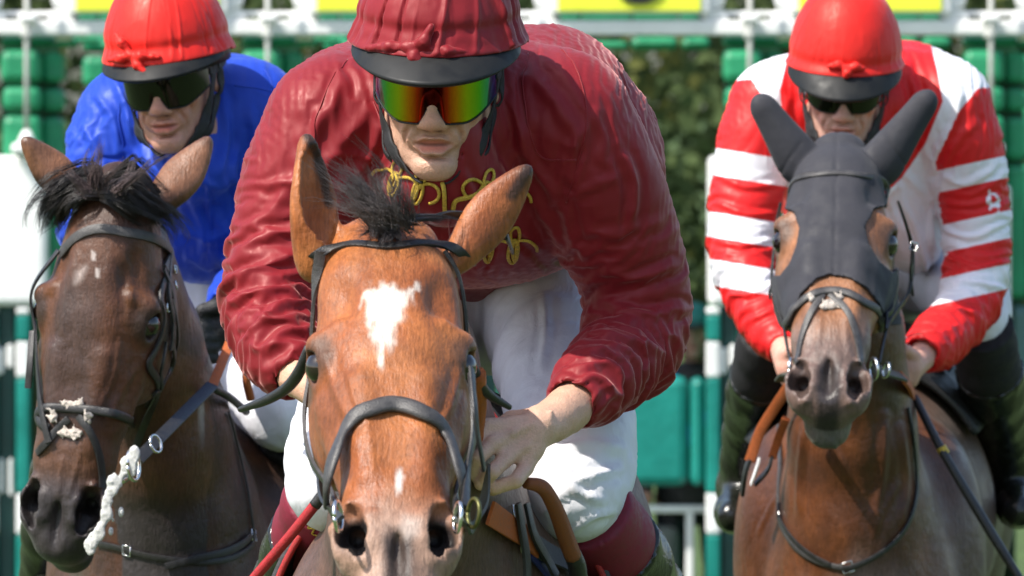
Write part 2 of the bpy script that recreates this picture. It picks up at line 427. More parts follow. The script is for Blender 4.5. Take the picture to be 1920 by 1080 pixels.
def m_plain(name, c, rough=.5, var=.15, sc=30, bmp=.0, **kw):
    m = mat(name, c, rough, **kw); N, L, b = nodes(m); n = nz(m, sc)
    L.new(mul(m, rgbn(m, c), n, 1 - var, 1 + var), b.inputs['Base Color'])
    rgh(m, n, rough * .8, min(1, rough * 1.2))
    if bmp: bump(m, [(nz(m, sc * 6), 1)], bmp)
    return m
def m_coat(name, rough=.48):
    m = mat(name, rough=rough, spec=.38); N, L, b = nodes(m)
    h = nz(m, 260, 3, .7, stretch=(1, .35, .22)); p = nz(m, 9, 4, .6)
    c = mul(m, colattr(m), h, .70, 1.26); c = mul(m, c, p, .74, 1.2); L.new(c, b.inputs['Base Color'])
    rgh(m, nz(m, 14, 4, .6), rough - .12, rough + .16); bump(m, [(h, .9), (nz(m, 40, 4, .6), 1.5)], .0017)
    b.inputs['Sheen Weight'].default_value = .06; b.inputs['Sheen Roughness'].default_value = .4
    return m
def m_satin(name, col, rough=.30, metal=.18, attr=None, col2=None, tint=None, bsc=.006, sheen=.0, shc=None):
    m = mat(name, col, rough, metal=metal, spec=.4, tint=tint or (1, 1, 1)); N, L, b = nodes(m)
    big = nz(m, 13, 4, .55, stretch=(1.3, .8, .8), dist=1.2); fine = nz(m, 55, 3, .6, stretch=(1.6, 1, .6), dist=.8); wv = nz(m, 900, 1)
    if attr:
        a = N.new('ShaderNodeAttribute'); a.attribute_name = attr; r = N.new('ShaderNodeMapRange')
        r.inputs['From Min'].default_value = -.0012; r.inputs['From Max'].default_value = .0012; L.new(a.outputs['Fac'], r.inputs[0])
        mx = N.new('ShaderNodeMix'); mx.data_type = 'RGBA'; mx.inputs[6].default_value = (*col, 1); mx.inputs[7].default_value = (*col2, 1)
        L.new(r.outputs[0], mx.inputs[0]); src = mx.outputs[2]
        m2 = N.new('ShaderNodeMapRange'); m2.inputs['To Min'].default_value = metal; m2.inputs['To Max'].default_value = 0.0
        L.new(r.outputs[0], m2.inputs[0]); L.new(m2.outputs[0], b.inputs['Metallic'])
    else: src = rgbn(m, col)
    L.new(mul(m, src, nz(m, 6, 2), .9, 1.08), b.inputs['Base Color'])
    bump(m, [(big, 1.0), (fine, .16), (wv, .008)], bsc)
    b.inputs['Sheen Weight'].default_value = sheen; b.inputs['Sheen Roughness'].default_value = .35; b.inputs['Sheen Tint'].default_value = (*(shc or (1, 1, 1)), 1); rgh(m, fine, rough * .85, rough * 1.25)
    return m
def m_skin(name, col=(.62, .36, .27)):
    m = mat(name, col, .45, spec=.4, sss=.12, sssr=(.012, .005, .003)); N, L, b = nodes(m)
    L.new(mul(m, mul(m, colattr(m), nz(m, 45, 5, .7), .90, 1.09), nz(m, 420, 2), .90, 1.06), b.inputs['Base Color'])
    bump(m, [(nz(m, 420, 2), 1.2), (nz(m, 90, 4, .65), 2.2)], .0008); rgh(m, nz(m, 60), .36, .55)
    return m
# ------------------------------------------------------------------ ground, wood, starting gate
def make_ground():
    ys = np.array([-40, -10, 0, 6, 12, 15, 18, 21, 24, 27, 30, 40, 60, 100, 300, 1200.]); xs = np.array([-900, -120, -40, -15, -6, -2, 2, 6, 15, 40, 120, 900.])
    z = -.72 * sst(14, 26, ys); V = [(x, y, zz) for y, zz in zip(ys, z) for x in xs]; n = len(xs)
    Q = [(i * n + j, i * n + j + 1, (i + 1) * n + j + 1, (i + 1) * n + j) for i in range(len(ys) - 1) for j in range(n - 1)]
    m = mat('turf', (.06, .11, .025), .9); N, L, b = nodes(m); a, c = nz(m, 3, 5), nz(m, 60, 4)
    L.new(mul(m, mul(m, rgbn(m, (.075, .13, .03)), a, .7, 1.25), c, .6, 1.3), b.inputs['Base Color']); bump(m, [(c, 1)], .03)
    o = npmesh('ground', np.array(V), np.array(Q), None, m, False); tag(o, 'mown green turf of the racecourse', None, None, 'structure')
make_ground()
def make_wood():
    rng = np.random.default_rng(8); n = 3000
    cx = rng.uniform(-26, 26, n); cy = rng.uniform(72, 90, n); cz = rng.uniform(-.6, 13.5, n) ; cr = rng.uniform(.6, 1.6, n)
    b_ = np.arange(n) > n * .7; cy[b_] = rng.uniform(88, 94, b_.sum()); cr[b_] *= 1.5; cz[b_] = rng.uniform(-.6, 11, b_.sum()); cx[b_] = rng.uniform(-22, 22, b_.sum())
    cy = cy + np.clip(cz - 6, 0, 9) * .8 + 1.6 * np.sin(cx * .9) + 1.2 * np.sin(cz * 1.3 + cx)
    k = 60; C = np.repeat(np.stack([cx, cy, cz], 1), k, 0); r = np.repeat(cr, k); m = n * k
    d = rng.normal(size=(m, 3)); d /= np.linalg.norm(d, axis=1, keepdims=True); p = C + d * (r * rng.uniform(.7, 1.05, m))[:, None] * [1, 1, .75]
    nn = d + rng.normal(0, .5, (m, 3)); nn /= np.linalg.norm(nn, axis=1, keepdims=True); a = np.cross(nn, rng.normal(size=(m, 3))); a /= np.linalg.norm(a, axis=1, keepdims=True); b = np.cross(nn, a)
    s = rng.uniform(.07, .16, m)[:, None]; V = np.stack([p - a * s, p - b * s * .7, p + a * s, p + b * s * .7], 1).reshape(-1, 3); Q = np.arange(m * 4).reshape(-1, 4)
    t = np.repeat(rng.random(n), k) * .6 + rng.random(m) * .4
    c = lerp((.074, .112, .046), (.098, .134, .054), t); yl = np.repeat(rng.random(n) < .12, k); c[yl] = c[yl] * [1.5, 1.15, .9]; c = np.repeat(c, 4, 0)
    mt = mat('leaves', rough=.9, spec=.05); N, L, b_ = nodes(mt); ca = colattr(mt); L.new(ca, b_.inputs['Base Color'])
    tr = N.new('ShaderNodeBsdfTranslucent'); ms = N.new('ShaderNodeMixShader'); ms.inputs[0].default_value = .35; L.new(ca, tr.inputs[0]); L.new(b_.outputs[0], ms.inputs[1]); L.new(tr.outputs[0], ms.inputs[2]); L.new(ms.outputs[0], N['Material Output'].inputs[0])
    o = npmesh('woodland', V, Q, None, mt, False, col=c); tag(o, 'dense dark green wood behind the starting gate', 'wood', None, 'stuff')
make_wood()
M_WHITE = m_plain('white_gate_paint', (.80, .80, .79), .45, .06, 6, spec=.5)
M_GREENPAD = m_plain('green_padding', (.016, .26, .115), .5, .15, 8, .004)
M_PADSHADE = m_plain('shaded_green_pad', (.006, .07, .032), .6, .15, 8)  # darker copy of the padding green, shade between pads put into colour
M_TEAL = m_plain('teal_padding', (.004, .20, .165), .38, .18, 5, .003)
M_TEALD = m_plain('dark_teal', (.008, .045, .040), .5, .2, 6)  # dark teal for the shaded gap between posts and for partitions
M_YELLOW = m_plain('yellow_board', (.78, .82, .05), .5, .06, 4)
M_GREYROD = m_plain('grey_rod', (.42, .43, .40), .5, .1, 10)
M_SHADEGREY = m_plain('grey_frame', (.16, .18, .18), .6, .2, 6)
M_DIGIT = mat('black_paint', (.012, .011, .01), .5)
def make_gate():
    Y = 30.0; px = Y / FPX
    g = thing('starting_gate', 'white and green starting gate with padded posts and yellow number boards', 'starting gate', P(960, 1280, Y + 1.3))
    def bx(name, x0, y0, x1, y1, Yf, dep, m, bv=.012, parent=g):
        a, b = P(x0, y1, Yf), P(x1, y0, Yf); return box(name, (a[0], Yf, a[2]), (b[0], Yf + dep, b[2]), parent, m, bv)
    def poly(name, pts, Yf, dep, m):
        v = [P(x, y, Yf) for x, y in pts]; n = len(v); w_ = [q + V3(0, dep, 0) for q in v]
        return bevel(pymesh(name, v + w_, [tuple(range(n))[::-1], tuple(range(n, 2 * n))] + [(i, (i + 1) % n, n + (i + 1) % n, n + i) for i in range(n)], g, m), .008)
    bx('header_beam', -1300, 38, 3200, 66, Y, .14, M_WHITE)
    for i in range(-2, 6):
        rod = 50 + 452 * i; c = rod + 226; vis = -400 < rod < 2300
        # number board and its frame
        bd = bx('number_board', c - 150, -190, c + 150, 26, Y - .03, .05, M_WHITE)
        bx('board_face', c - 134, -176, c + 134, 21, Y - .045, .02, M_YELLOW, .004, bd)
        for s in (-1, 1):
            poly('gusset', [(c + s * 150, -60), (c + s * 196, -60), (c + s * 176, 12), (c + s * 150, 22)] [::s], Y + .02, .06, M_WHITE)
            poly('gusset', [(c + s * 128, 26.4), (c + s * 176, 16), (c + s * 186, 37.6), (c + s * 144, 37.6)][::s], Y + .02, .06, M_WHITE)
        bx('cross_rail', rod - 76, 21, rod + 76, 29, Y + .06, .03, M_WHITE, .006)
        for a, b in ((-128, -92), (-88, 4), (8, 92), (96, 130)): bx('green_pad', c + a, 20, c + b, 40, Y + .5, .1, M_GREENPAD)
        for a, b in ((-150, -92), (-86, -2), (4, 92), (98, 152)): bx('green_pad', c + a, 69 + (8 if a == -86 else 0), c + b, 94 - (14 if a in (-150,) else 0), Y + .35, .16, M_GREENPAD, .03)
        # front post with stacked pads, rod, clamps
        for y0, y1, w0, w1 in ((69, 88, -50, 52), (94, 155, -50, 26), (162, 209, -46, 26), (216, 300, -46, 26), (306, 560, -46, 26)):
            bx('green_pad', rod + w0, y0, rod + w1, y1, Y + (.14 if y0 < 90 else -.02), .2, M_GREENPAD, .035)
            bx('green_pad', rod + w1 + 2, y0 + 4, rod + w1 + 40, y1, Y + .1, .3, M_GREENPAD, .03)
        for y0, y1 in ((66, 98), (104, 164), (170, 196), (200, 300), (306, 560)): bx('green_pad', rod + 104, y0, rod + 156, y1, Y + 1.4, .2, M_GREENPAD, .035)
        bx('gap_shade', rod - 47, 67, rod + 62, 574, Y + .36, .05, M_TEALD if 0 else M_PADSHADE, .01)  # dark board added behind the pads, painting the shade of their gaps
        if i == 4:
            for y0, y1 in ((104, 164), (170, 196), (200, 300), (306, 560)): bx('green_pad', rod + 32, y0, rod + 96, y1, Y + 1.0, .2, M_GREENPAD, .035)
        bx('lamp_box', rod + 52, 60, rod + 86, 80, Y + .1, .1, M_WHITE, .02)
        V, F = tube_geo([P(rod, -60, Y - .1), P(rod, 130, Y - .1), P(rod, 262, Y - .1)], .0125, sides=10); pymesh('rod', V, F, g, M_GREYROD, True)
        bx('clamp', rod - 16, 28, rod + 16, 42, Y - .12, .12, M_WHITE, .015); bx('clamp', rod - 10, 60, rod + 8, 74, Y - .12, .12, M_GREYROD, .012)
        V, F = tube_geo([P(rod, 244, Y - .1), P(rod, 256, Y - .1), P(rod, 272, Y - .1)], [.016, .032, .05], sides=12); pymesh('rod_socket', V, F, g, M_WHITE, True)
        bx('socket_block', rod - 30, 268, rod + 26, 290, Y - .16, .2, M_WHITE, .02)
        # partition front: white panel, banded post, latches
        p = bx('white_panel', rod - 78, 292, rod + 38, 574, Y - .06, .14, M_WHITE, .03)
        if i == 4: p.location.z -= .13
        for x0, x1 in ((-81, -56), (-20, 5)):
            for y0, y1, m in ((577, 590, M_WHITE), (591, 640, M_TEAL), (641, 708, M_WHITE), (709, 925, M_TEAL), (926, 1002, M_WHITE), (1003, 1282, M_TEAL)):
                bx('post_band', rod + x0, y0, rod + x1, y1, Y - .05, .12, m, .012)
        bx('gap_shade', rod - 54, 575, rod - 22, 1282, Y, .3, M_TEALD)  # dark box filling the gap between posts, its shade put into colour
        for x0, y0, x1, y1 in ((-56, 652, -44, 702), (-38, 646, -26, 690), (-52, 860, -44, 925), (-34, 860, -26, 930)): bx('latch', rod + x0, y0, rod + x1, y1, Y - .03, .05, M_WHITE, .012)
        # stall doors, held open, with padded faces
        if i in (-1, 2, 3):
            for x0, x1, yt in ((-242, -116, 706), (-112, -84, 708)):
                d = bx('door', rod + x0, yt, rod + x1, 912, Y + .06, .12, M_TEAL, .04)
        if i == 3: bx('door', rod - 60 + 350, 575, rod + 600, 735, Y + .9, .12, m_plain('grey_teal', (.20, .33, .33), .5, .1, 5), .04); bx('door', rod + 285, 708, rod + 392, 912, Y + .5, .12, M_TEAL, .04)
        bx('base_rail', rod - 260, 948, rod + 180, 962, Y + .2, .06, M_WHITE); bx('base_leg', rod - 120, 962, rod - 104, 1282, Y + .2, .06, M_WHITE)
        bx('wheel_guard', rod - 250, 990, rod - 130, 1110, Y + .5, .3, M_SHADEGREY, .05)
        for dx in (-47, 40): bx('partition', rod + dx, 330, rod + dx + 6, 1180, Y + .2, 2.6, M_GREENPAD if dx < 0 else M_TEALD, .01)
        fc = bpy.data.curves.new('number', 'FONT'); fc.body = str(10 - i); fc.size = .55; fc.extrude = .004; fc.align_x = 'CENTER'
        fo = bpy.data.objects.new('number', fc); COL.objects.link(fo); fo.parent = bd; q = P(c + 18, 6, Y - .055); fo.location = [float(v) for v in q]; fo.rotation_euler = (R(90), 0, 0); fc.materials.append(M_DIGIT); bpy.context.view_layer.update()
        me = bpy.data.meshes.new_from_object(fo); no = link('number', me, bd); no.matrix_parent_inverse = fo.matrix_parent_inverse.copy(); no.location = fo.location; no.rotation_euler = fo.rotation_euler; bpy.data.objects.remove(fo)
    return g
make_gate()
# ------------------------------------------------------------------ horses
def horse(label, poll, tilt, yaw, roll, sc, ears, neck, body, coat, tailc, strokes=(), eyesize=.0222, fine=.0042, nw=1.0, nl=0.0, covered=False, cm=None, pw=0.0):
    ct, st_, cy, sy, cr, sr = math.cos(tilt), math.sin(tilt), math.cos(yaw), math.sin(yaw), math.cos(roll), math.sin(roll)
    S, L, N = V3(1, 0, 0), V3(0, -st_, -ct), V3(0, -ct, st_)
    Rz = np.array([[cy, sy, 0], [-sy, cy, 0], [0, 0, 1.]]); Ry = np.array([[cr, 0, sr], [0, 1, 0], [-sr, 0, cr]])
    Mr = Ry @ Rz
    S, L, N = Mr @ S, Mr @ L, Mr @ N; M = np.array([S, L, N])
    H = lambda s, l, n: poll + sc * (s * S + l * L + n * N)
    muz = H(0, .62, -.05); b0, by, bz = body['c']
    c_hi = max(poll[2], max(e[1][2] for e in ears)) + .06
    lo = np.minimum(muz, poll) - .2; hi = np.maximum(muz, poll) + .2
    ys = lo[1]
    X = axis(b0 - .36, b0 + .36, [(poll[0] - .26, poll[0] + .26, fine), (b0 - .27, b0 + .27, .007)], .02)
    xmin = min(lo[0], b0 - .36, min(e[1][0] for e in ears) - .03); xmax = max(hi[0], b0 + .36, max(e[1][0] for e in ears) + .03)
    xmax += max(0, body.get('skew', 0)); X = axis(xmin, xmax, [(lo[0] + .03, hi[0] - .03, fine), (b0 - .27, b0 + .27, .008)], .02)
    Y = axis(ys, by + 2.15, [(ys, poll[1] + .1, fine), (ys, by + .35, .011)], .03)
    Z = axis(-.02, c_hi, [(muz[2] - .1, c_hi, fine), (bz - .3, c_hi, .011)], .026)
    f = Field(X, Y, Z)
    # trunk, shoulders, haunches, legs
    sk_ = body.get('skew', 0)
    bs = [(V3(b0, by, bz - .02), .15, .2), (V3(b0, by + .2, bz), .215, .29), (V3(b0 + sk_ * .25, by + .55, bz), .255, .33), (V3(b0 + sk_ * .55, by + 1.1, bz + .02), .27, .34),
          (V3(b0 + sk_ * .85, by + 1.6, bz + .06), .27, .3), (V3(b0 + sk_, by + 1.85, bz + .05), .2, .24)]
    f.sweep(bs, (1, 0, 0), .06)
    for s in (-1, 1):
        f.ell((b0 + s * body.get('sw', .15), by + .17, bz - .08), (.095, .16, .28), k=.07)
        f.ell((b0 + s * .075, by - .03, bz - .16), (.095, .1, .16), k=.05)
        f.ell((b0 + sk_ * .88 + s * .15, by + 1.65, bz - .02), (.13, .24, .33), k=.08)
        ph = .25 * s * body.get('stride', 1)
        f.chain([(b0 + s * .14, by + .12, bz - .3, .085), (b0 + s * .13, by + .05 - ph, .62, .05), (b0 + s * .12, by + .1 - ph * 1.2, .16, .032), (b0 + s * .12, by + .03 - ph * 1.3, .05, .05)], k=.03)
        f.chain([(b0 + sk_ * .9 + s * .17, by + 1.72, bz - .3, .12), (b0 + sk_ * .9 + s * .14, by + 1.95 + ph, .6, .055), (b0 + sk_ * .9 + s * .13, by + 1.8 + ph, .16, .036), (b0 + sk_ * .9 + s * .13, by + 1.72 + ph, .05, .055)], k=.03)
    # neck
    f.sweep([(P(a, b, y), w_, d) for a, b, y, w_, d in neck], (1, 0, 0), .05)
    # skull and jaw
    Hc = lambda l, n, a, b: (H(0, l, n), a * sc, b * sc)
    f.sweep([Hc(-.01, -.065, .05 + pw, .055), Hc(.07, -.06, .074 + pw * .6, .072), Hc(.14, -.056, .084 + pw * .2, .076), Hc(.21, -.055, .082, .076), Hc(.28, -.052, .080, .066),
             Hc(.36, -.047, .073, .056), Hc(.44, -.044, .064, .05), Hc(.51, -.046, .056, .048), Hc(.565, -.052, .052, .046)], S, .02, e=2.35)
    f.sweep([Hc(.09, -.12, .056, .07), Hc(.19, -.15, .064, .085), Hc(.27, -.14, .06, .075), Hc(.35, -.112, .05, .055), Hc(.45, -.092, .04, .04),
             Hc(.54, -.09, .036, .034), Hc(.60, -.098, .032, .026)], S, .03)
    E = lambda c, r, k=.015, sub=False, m=M: f.ell(H(*c), np.asarray(r) * sc, m, k, sub)
    C = lambda pts, k=.012, sub=False: f.chain([(*H(*p[:3]), p[3] * sc) for p in pts], k, sub)
    for s in (-1, 1):
        E((s * .071, .22, -.115), (.036, .11, .08), .03)                      # cheek
        E((s * .082, .197, -.04), (.027, .042, .034), .018)                   # orbit
        E((s * .075, .13, .006), (.02, .03, .014), .035, True)             # hollow above the eye
        C([(s * .066, .165, -.006, .012), (s * .094, .178, -.026, .012), (s * .103, .2, -.045, .010)], .014)   # brow
        C([(s * .080, .265, -.05, .010), (s * .072, .35, -.055, .008)], .02)  # facial crest
        C([(s * .040, .27, .006, .008), (s * .034, .42, .0, .008)], .025)    # nasal bone edges
        E((s * .1, .206, -.036), (.018, .024, .016), .008, True)              # eye opening
        w_ = s * nw; d_ = nl
        E((w_ * .047, .525 + d_, -.034), (.028, .05, .036), .018)                  # nostril flare
        C([(w_ * .052, .484 + d_, -.006, .006), (w_ * .068, .513 + d_, -.022, .0075), (w_ * .064, .55 + d_, -.026, .007)], .008)
        C([(w_ * .027, .51 + d_, -.002, .008), (w_ * .027, .545 + d_, -.006, .008), (w_ * .038, .568 + d_, -.016, .008)], .01)
        C([(w_ * .051, .500 + d_, -.010, .015), (w_ * .048, .528 + d_, -.016, .0205), (w_ * .040, .552 + d_, -.018, .014)], .008, True)
        C([(w_ * .047, .525 + d_, -.02, .015), (w_ * .042, .51 + d_, -.045, .013)], .006, True)
        C([(s * .052, .535, -.082, .004), (s * .035, .585, -.08, .005), (0, .603, -.076, .004)], .008, True)   # mouth
        C([(s * .072, .29, -.1, .004), (s * .058, .37, -.085, .003), (s * .052, .43, -.075, .0025)], .012)       # vein
    E((0, .575, -.048), (.042, .04, .038), .02); E((0, .592, -.098), (.034, .032, .026), .014)
    E((0, .555, -.004), (.007, .04, .012), .014, True)
    # ears: base in head space, tip in the world, the way the opening faces
    for e_ in ears:
        bs_, tip, op, wd = e_[:4]
        b = H(*bs_); ax = tip - b; ln = np.linalg.norm(ax); op = unit(op); sd = np.cross(ax, op)
        q = [(b + ax * t + op * .006 * math.sin(t * 3.1), wd * a, wd * d) for t, a, d in ((-.08, .62, .7), (.08, .78, .72), (.28, 1, .62), (.5, .92, .46), (.72, .58, .32), (.9, .24, .18), (1, .05, .08))]
        if covered: q = [(b + ax * t, wd * a, wd * d) for t, a, d in ((-.08, 1.1, .8), (.08, 1.12, .8), (.28, .98, .72), (.5, .78, .58), (.72, .58, .42), (.9, .40, .3), (1, .22, .2))]
        f.sweep(smooth_st(q), sd, .012)
        q = [(b + ax * t + op * (wd * (.62 - .12 * t)), wd * a, wd * d) for t, a, d in ((.1, .34, .36), (.3, .60, .40), (.5, .54, .30), (.72, .3, .2), (.84, .12, .12))]
        if not covered and len(e_) == 4: f.sweep(smooth_st(q), sd, .004, True)
    V, Q = f.mesh(); V = relax(V, Q, 2, .4)
    if strokes: V = folds(V, Q, strokes)
    hl = (V - poll) @ M.T / sc
    near = V[:, 1] < poll[1] + .3
    loc = dict(s=hl[:, 0], l=np.where(near, hl[:, 1], -9), n=hl[:, 2])
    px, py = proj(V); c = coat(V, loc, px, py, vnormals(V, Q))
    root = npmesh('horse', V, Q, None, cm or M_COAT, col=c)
    tag(root, label, 'horse', 'racehorses galloping towards the camera')
    for s in (-1, 1):
        bm_eye = uvsphere(H(s * .0895, .205, -.038), eyesize * sc, 20, 14)
        npmesh('eye', *bm_eye, root, M_EYE)
    hs = [[V3(b0 + sk_ + dx, by + 1.98, bz + .22), V3(b0 + sk_ + dx * 2, by + 2.15, bz + .18), V3(b0 + sk_ + dx * 3, by + 2.3, bz - .1), V3(b0 + sk_ + dx * 3, by + 2.35, bz - .55)] for dx in (-.03, 0, .03)]
    hair('tail', hs, 160, .03, .004, root, tailc)
    return root, Surf(root), H, M
def smooth_st(q, n=14):
    a = spline([[*p, u, v] for p, u, v in q], n); return [(r[:3], max(r[3], .002), max(r[4], .002)) for r in a]
def uvsphere(c, r, nu, nv, sq=(1, 1, 1)):
    V, Q = [], []
    for j in range(nv + 1):
        t = math.pi * (j + .0001) / (nv + .0002)
        for i in range(nu):
            a = 2 * math.pi * i / nu; V.append((c[0] + sq[0] * r * math.sin(t) * math.cos(a), c[1] + sq[1] * r * math.sin(t) * math.sin(a), c[2] + sq[2] * r * math.cos(t)))
    for j in range(nv):
        for i in range(nu): k = (i + 1) % nu; Q.append((j * nu + i, (j + 1) * nu + i, (j + 1) * nu + k, j * nu + k))
    return np.array(V), np.array(Q)

M_COAT = m_coat('coat_hair')
M_COATWET = m_coat('wet_coat_hair', .41)
M_EYE = mat('eye_glass', (.012, .007, .005), .06, spec=.6, coat=.6)
M_HAIR = m_plain('black_hair', (.016, .013, .012), .42, .4, 60, spec=.55)
M_LEATHER = m_plain('black_leather', (.02, .019, .019), .38, .3, 90, .0008, spec=.5)
M_GREYLEATHER = m_plain('grey_leather', (.05, .047, .046), .42, .25, 90, .0008, spec=.5)
M_STEEL = mat('steel', (.75, .74, .72), .22, metal=1.0)
M_ORANGE = m_plain('orange_rubber', (.50, .12, .025), .6, .2, 220, .0015)
M_FLEECE = m_plain('fleece', (.75, .66, .58), .95, .15, 160, .004)
M_FOAM = m_plain('foam', (.8, .8, .76), .5, .12, 160, .003)

# --- the middle bay with the white star
def coat_mid(V, h, px, py, Nn):
    n1 = vnoise(V, 14, 1); n2 = vnoise(V, (60, 20, 16), 2)
    c = lerp((.25, .070, .018), (.36, .120, .034), sst(-.5, .6, n1 + .5 * n2))
    face = (h['l'] > -.5)
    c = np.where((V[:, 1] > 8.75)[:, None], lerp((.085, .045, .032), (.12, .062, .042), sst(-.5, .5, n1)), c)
    side = sst(.05, .09, np.abs(h['s'])) * sst(.22, .3, h['l']) * (1 - sst(.42, .5, h['l']))
    c = lerp(c, (.16, .05, .018), side * .6)
    mz = sst(.435, .51, h['l'] + n2 * .02)
    c = lerp(c, (.30, .20, .15), mz * .85)
    mid = (1 - sst(.012, .03, np.abs(h['s']) + n2 * .006)) * sst(.495, .53, h['l'] + n2 * .012)
    c = lerp(c, (.03, .022, .02), mid * .92)
    c = lerp(c, (.010, .007, .007), sst(0, .35, 1 - np.hypot((np.abs(h['s']) - .052) / .030, (h['l'] - .508) / .042)) * (1 - sst(-.016, -.007, h['n'])) * (h['n'] > -.09))  # nostril pits painted near black by depth, for the shade inside
    c = lerp(c, (.06, .035, .022), sst(0, 1, (1 - np.clip(np.hypot((np.abs(h['s']) - .098) / .036, (h['l'] - .207) / .042), 0, 1)) * 1.6) * .8 * face)
    star = vnoise(V, (170, 60, 40), 12, 2) * 16 + inpoly_sd(px, py, [(678, 548), (700, 540), (740, 538), (775, 543), (768, 572), (748, 600), (738, 640), (722, 668), (712, 694), (702, 664), (690, 626), (700, 600), (684, 575)]) + n2 * 9
    c = lerp(c, (.62, .55, .48), (1 - sst(-9, 9, star)) * (V[:, 1] < 8.6))
    snip = inpoly_sd(px, py, [(748, 868), (757, 893), (752, 916), (746, 930), (741, 900)]) + n2 * 4
    c = lerp(c, (.66, .6, .55), (1 - sst(-2, 4, snip)) * (V[:, 1] < 8.3) * .9)
    snip = inpoly_sd(px, py, [(755, 965), (790, 975), (786, 1005), (760, 1015), (748, 990)]) + n2 * 6
    c = lerp(c, (.46, .38, .33), (1 - sst(-14, 10, snip)) * (V[:, 1] < 8.3) * .6)
    tipd = sst(1.86, 1.95, V[:, 2] + .02 * n1)
    c = lerp(c, (.03, .018, .012), tipd * .75 * (px > 590) )
    ed = line_d(px, py, [(576, 252), (592, 285), (606, 330), (616, 380)]); c = lerp(c, (.02, .014, .012), (1 - sst(5, 13, ed)) * (V[:, 2] > 1.85) * .9)
    ed = line_d(px, py, [(994, 310), (978, 338), (960, 366)]); c = lerp(c, (.02, .014, .012), (1 - sst(6, 16, ed)) * (V[:, 2] > 1.84) * .85)
    leg = 1 - sst(.5, .75, V[:, 2]); c = lerp(c, (.02, .015, .012), leg)
    return c
def build_mid_horse():
    poll = P(728, 432, 8.46)
    ears = [((-.096, .006, -.05), P(574, 258, 8.5), (.55, -.45, .35), .0285),
            ((.094, .004, -.05), P(990, 316, 8.53), (.3, .8, .6), .021, 0)]
    neck = [(745, 540, 8.62, .075, .1), (770, 700, 8.78, .09, .13), (790, 860, 8.92, .105, .17), (805, 1000, 9.05, .14, .22), (815, 1200, 9.15, .19, .28)]
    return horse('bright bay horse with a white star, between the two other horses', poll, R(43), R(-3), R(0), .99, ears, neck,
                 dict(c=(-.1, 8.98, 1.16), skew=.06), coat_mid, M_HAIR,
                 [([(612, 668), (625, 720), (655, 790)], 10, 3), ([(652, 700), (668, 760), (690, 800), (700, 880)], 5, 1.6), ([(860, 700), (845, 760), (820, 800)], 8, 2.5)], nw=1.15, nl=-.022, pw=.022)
HORSE_MID, SURF_MID, H_MID, A_MID = build_mid_horse()

# --- the dark bay on the left
def coat_dark(V, h, px, py, Nn):
    n1 = vnoise(V, 12, 4); n2 = vnoise(V, (50, 18, 14), 5)
    c = lerp((.045, .019, .011), (.095, .036, .016), sst(-.6, .6, n1 + .5 * n2))
    fl = h['l'] > -.5
    cheek = sst(.045, .075, np.abs(h['s'])) * sst(.03, .1, h['l']) * (1 - sst(.34, .44, h['l'])) * fl
    c = lerp(c, (.115, .042, .016), cheek * (.75 + .25 * n1))
    mid = (1 - sst(.02, .06, np.abs(h['s'] + .01))) * sst(.1, .2, h['l']) * fl
    c = lerp(c, (.058, .036, .030), mid * .7)
    nose = sst(.37, .44, h['l']) * (1 - sst(.45, .5, h['l'])) * fl; c = lerp(c, (.12, .05, .024), nose * .6)
    mz = sst(.44, .53, h['l'] + n2 * .015) * fl; c = lerp(c, (.034, .029, .030), mz * .95)
    c = lerp(c, (.010, .007, .007), sst(0, .35, 1 - np.hypot((np.abs(h['s']) - .046) / .030, (h['l'] - .525) / .042)) * (1 - sst(-.016, -.007, h['n'])) * (h['n'] > -.09))  # shade within the nostrils put into the coat colour
    c = lerp(c, (.03, .02, .016), sst(0, 1, (1 - np.clip(np.hypot((np.abs(h['s']) - .098) / .036, (h['l'] - .207) / .042), 0, 1)) * 1.6) * .8 * fl)
    for poly, w_ in (([(172, 470), (179, 474), (178, 488), (173, 488)], 2), ([(180, 502), (187, 506), (185, 521), (179, 520)], 2), ([(144, 510), (162, 500), (152, 522), (142, 530)], 9)):
        c = lerp(c, (.6, .52, .48), (1 - sst(-w_, w_ + 1, inpoly_sd(px, py, poly) + n2 * 2)) * (V[:, 1] < 11.2) * (.9 if w_ < 5 else .45))
    foam = sst(.25, .6, vnoise(V, (30, 30, 10), 9, 3)) * (1 - sst(5, 40, inpoly_sd(px, py, [(398, 700), (425, 740), (432, 830), (415, 850), (395, 770)]))) * (V[:, 1] > 11.1)
    c = lerp(c, (.5, .47, .44), foam * .8)
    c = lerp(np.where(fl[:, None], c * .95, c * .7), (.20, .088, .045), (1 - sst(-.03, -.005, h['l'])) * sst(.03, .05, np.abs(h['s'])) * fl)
    tipd = sst(1.915, 1.94, V[:, 2]); c = lerp(c, (.06, .035, .028), tipd * .6)
    return lerp(c, (.012, .01, .01), 1 - sst(.5, .75, V[:, 2]))
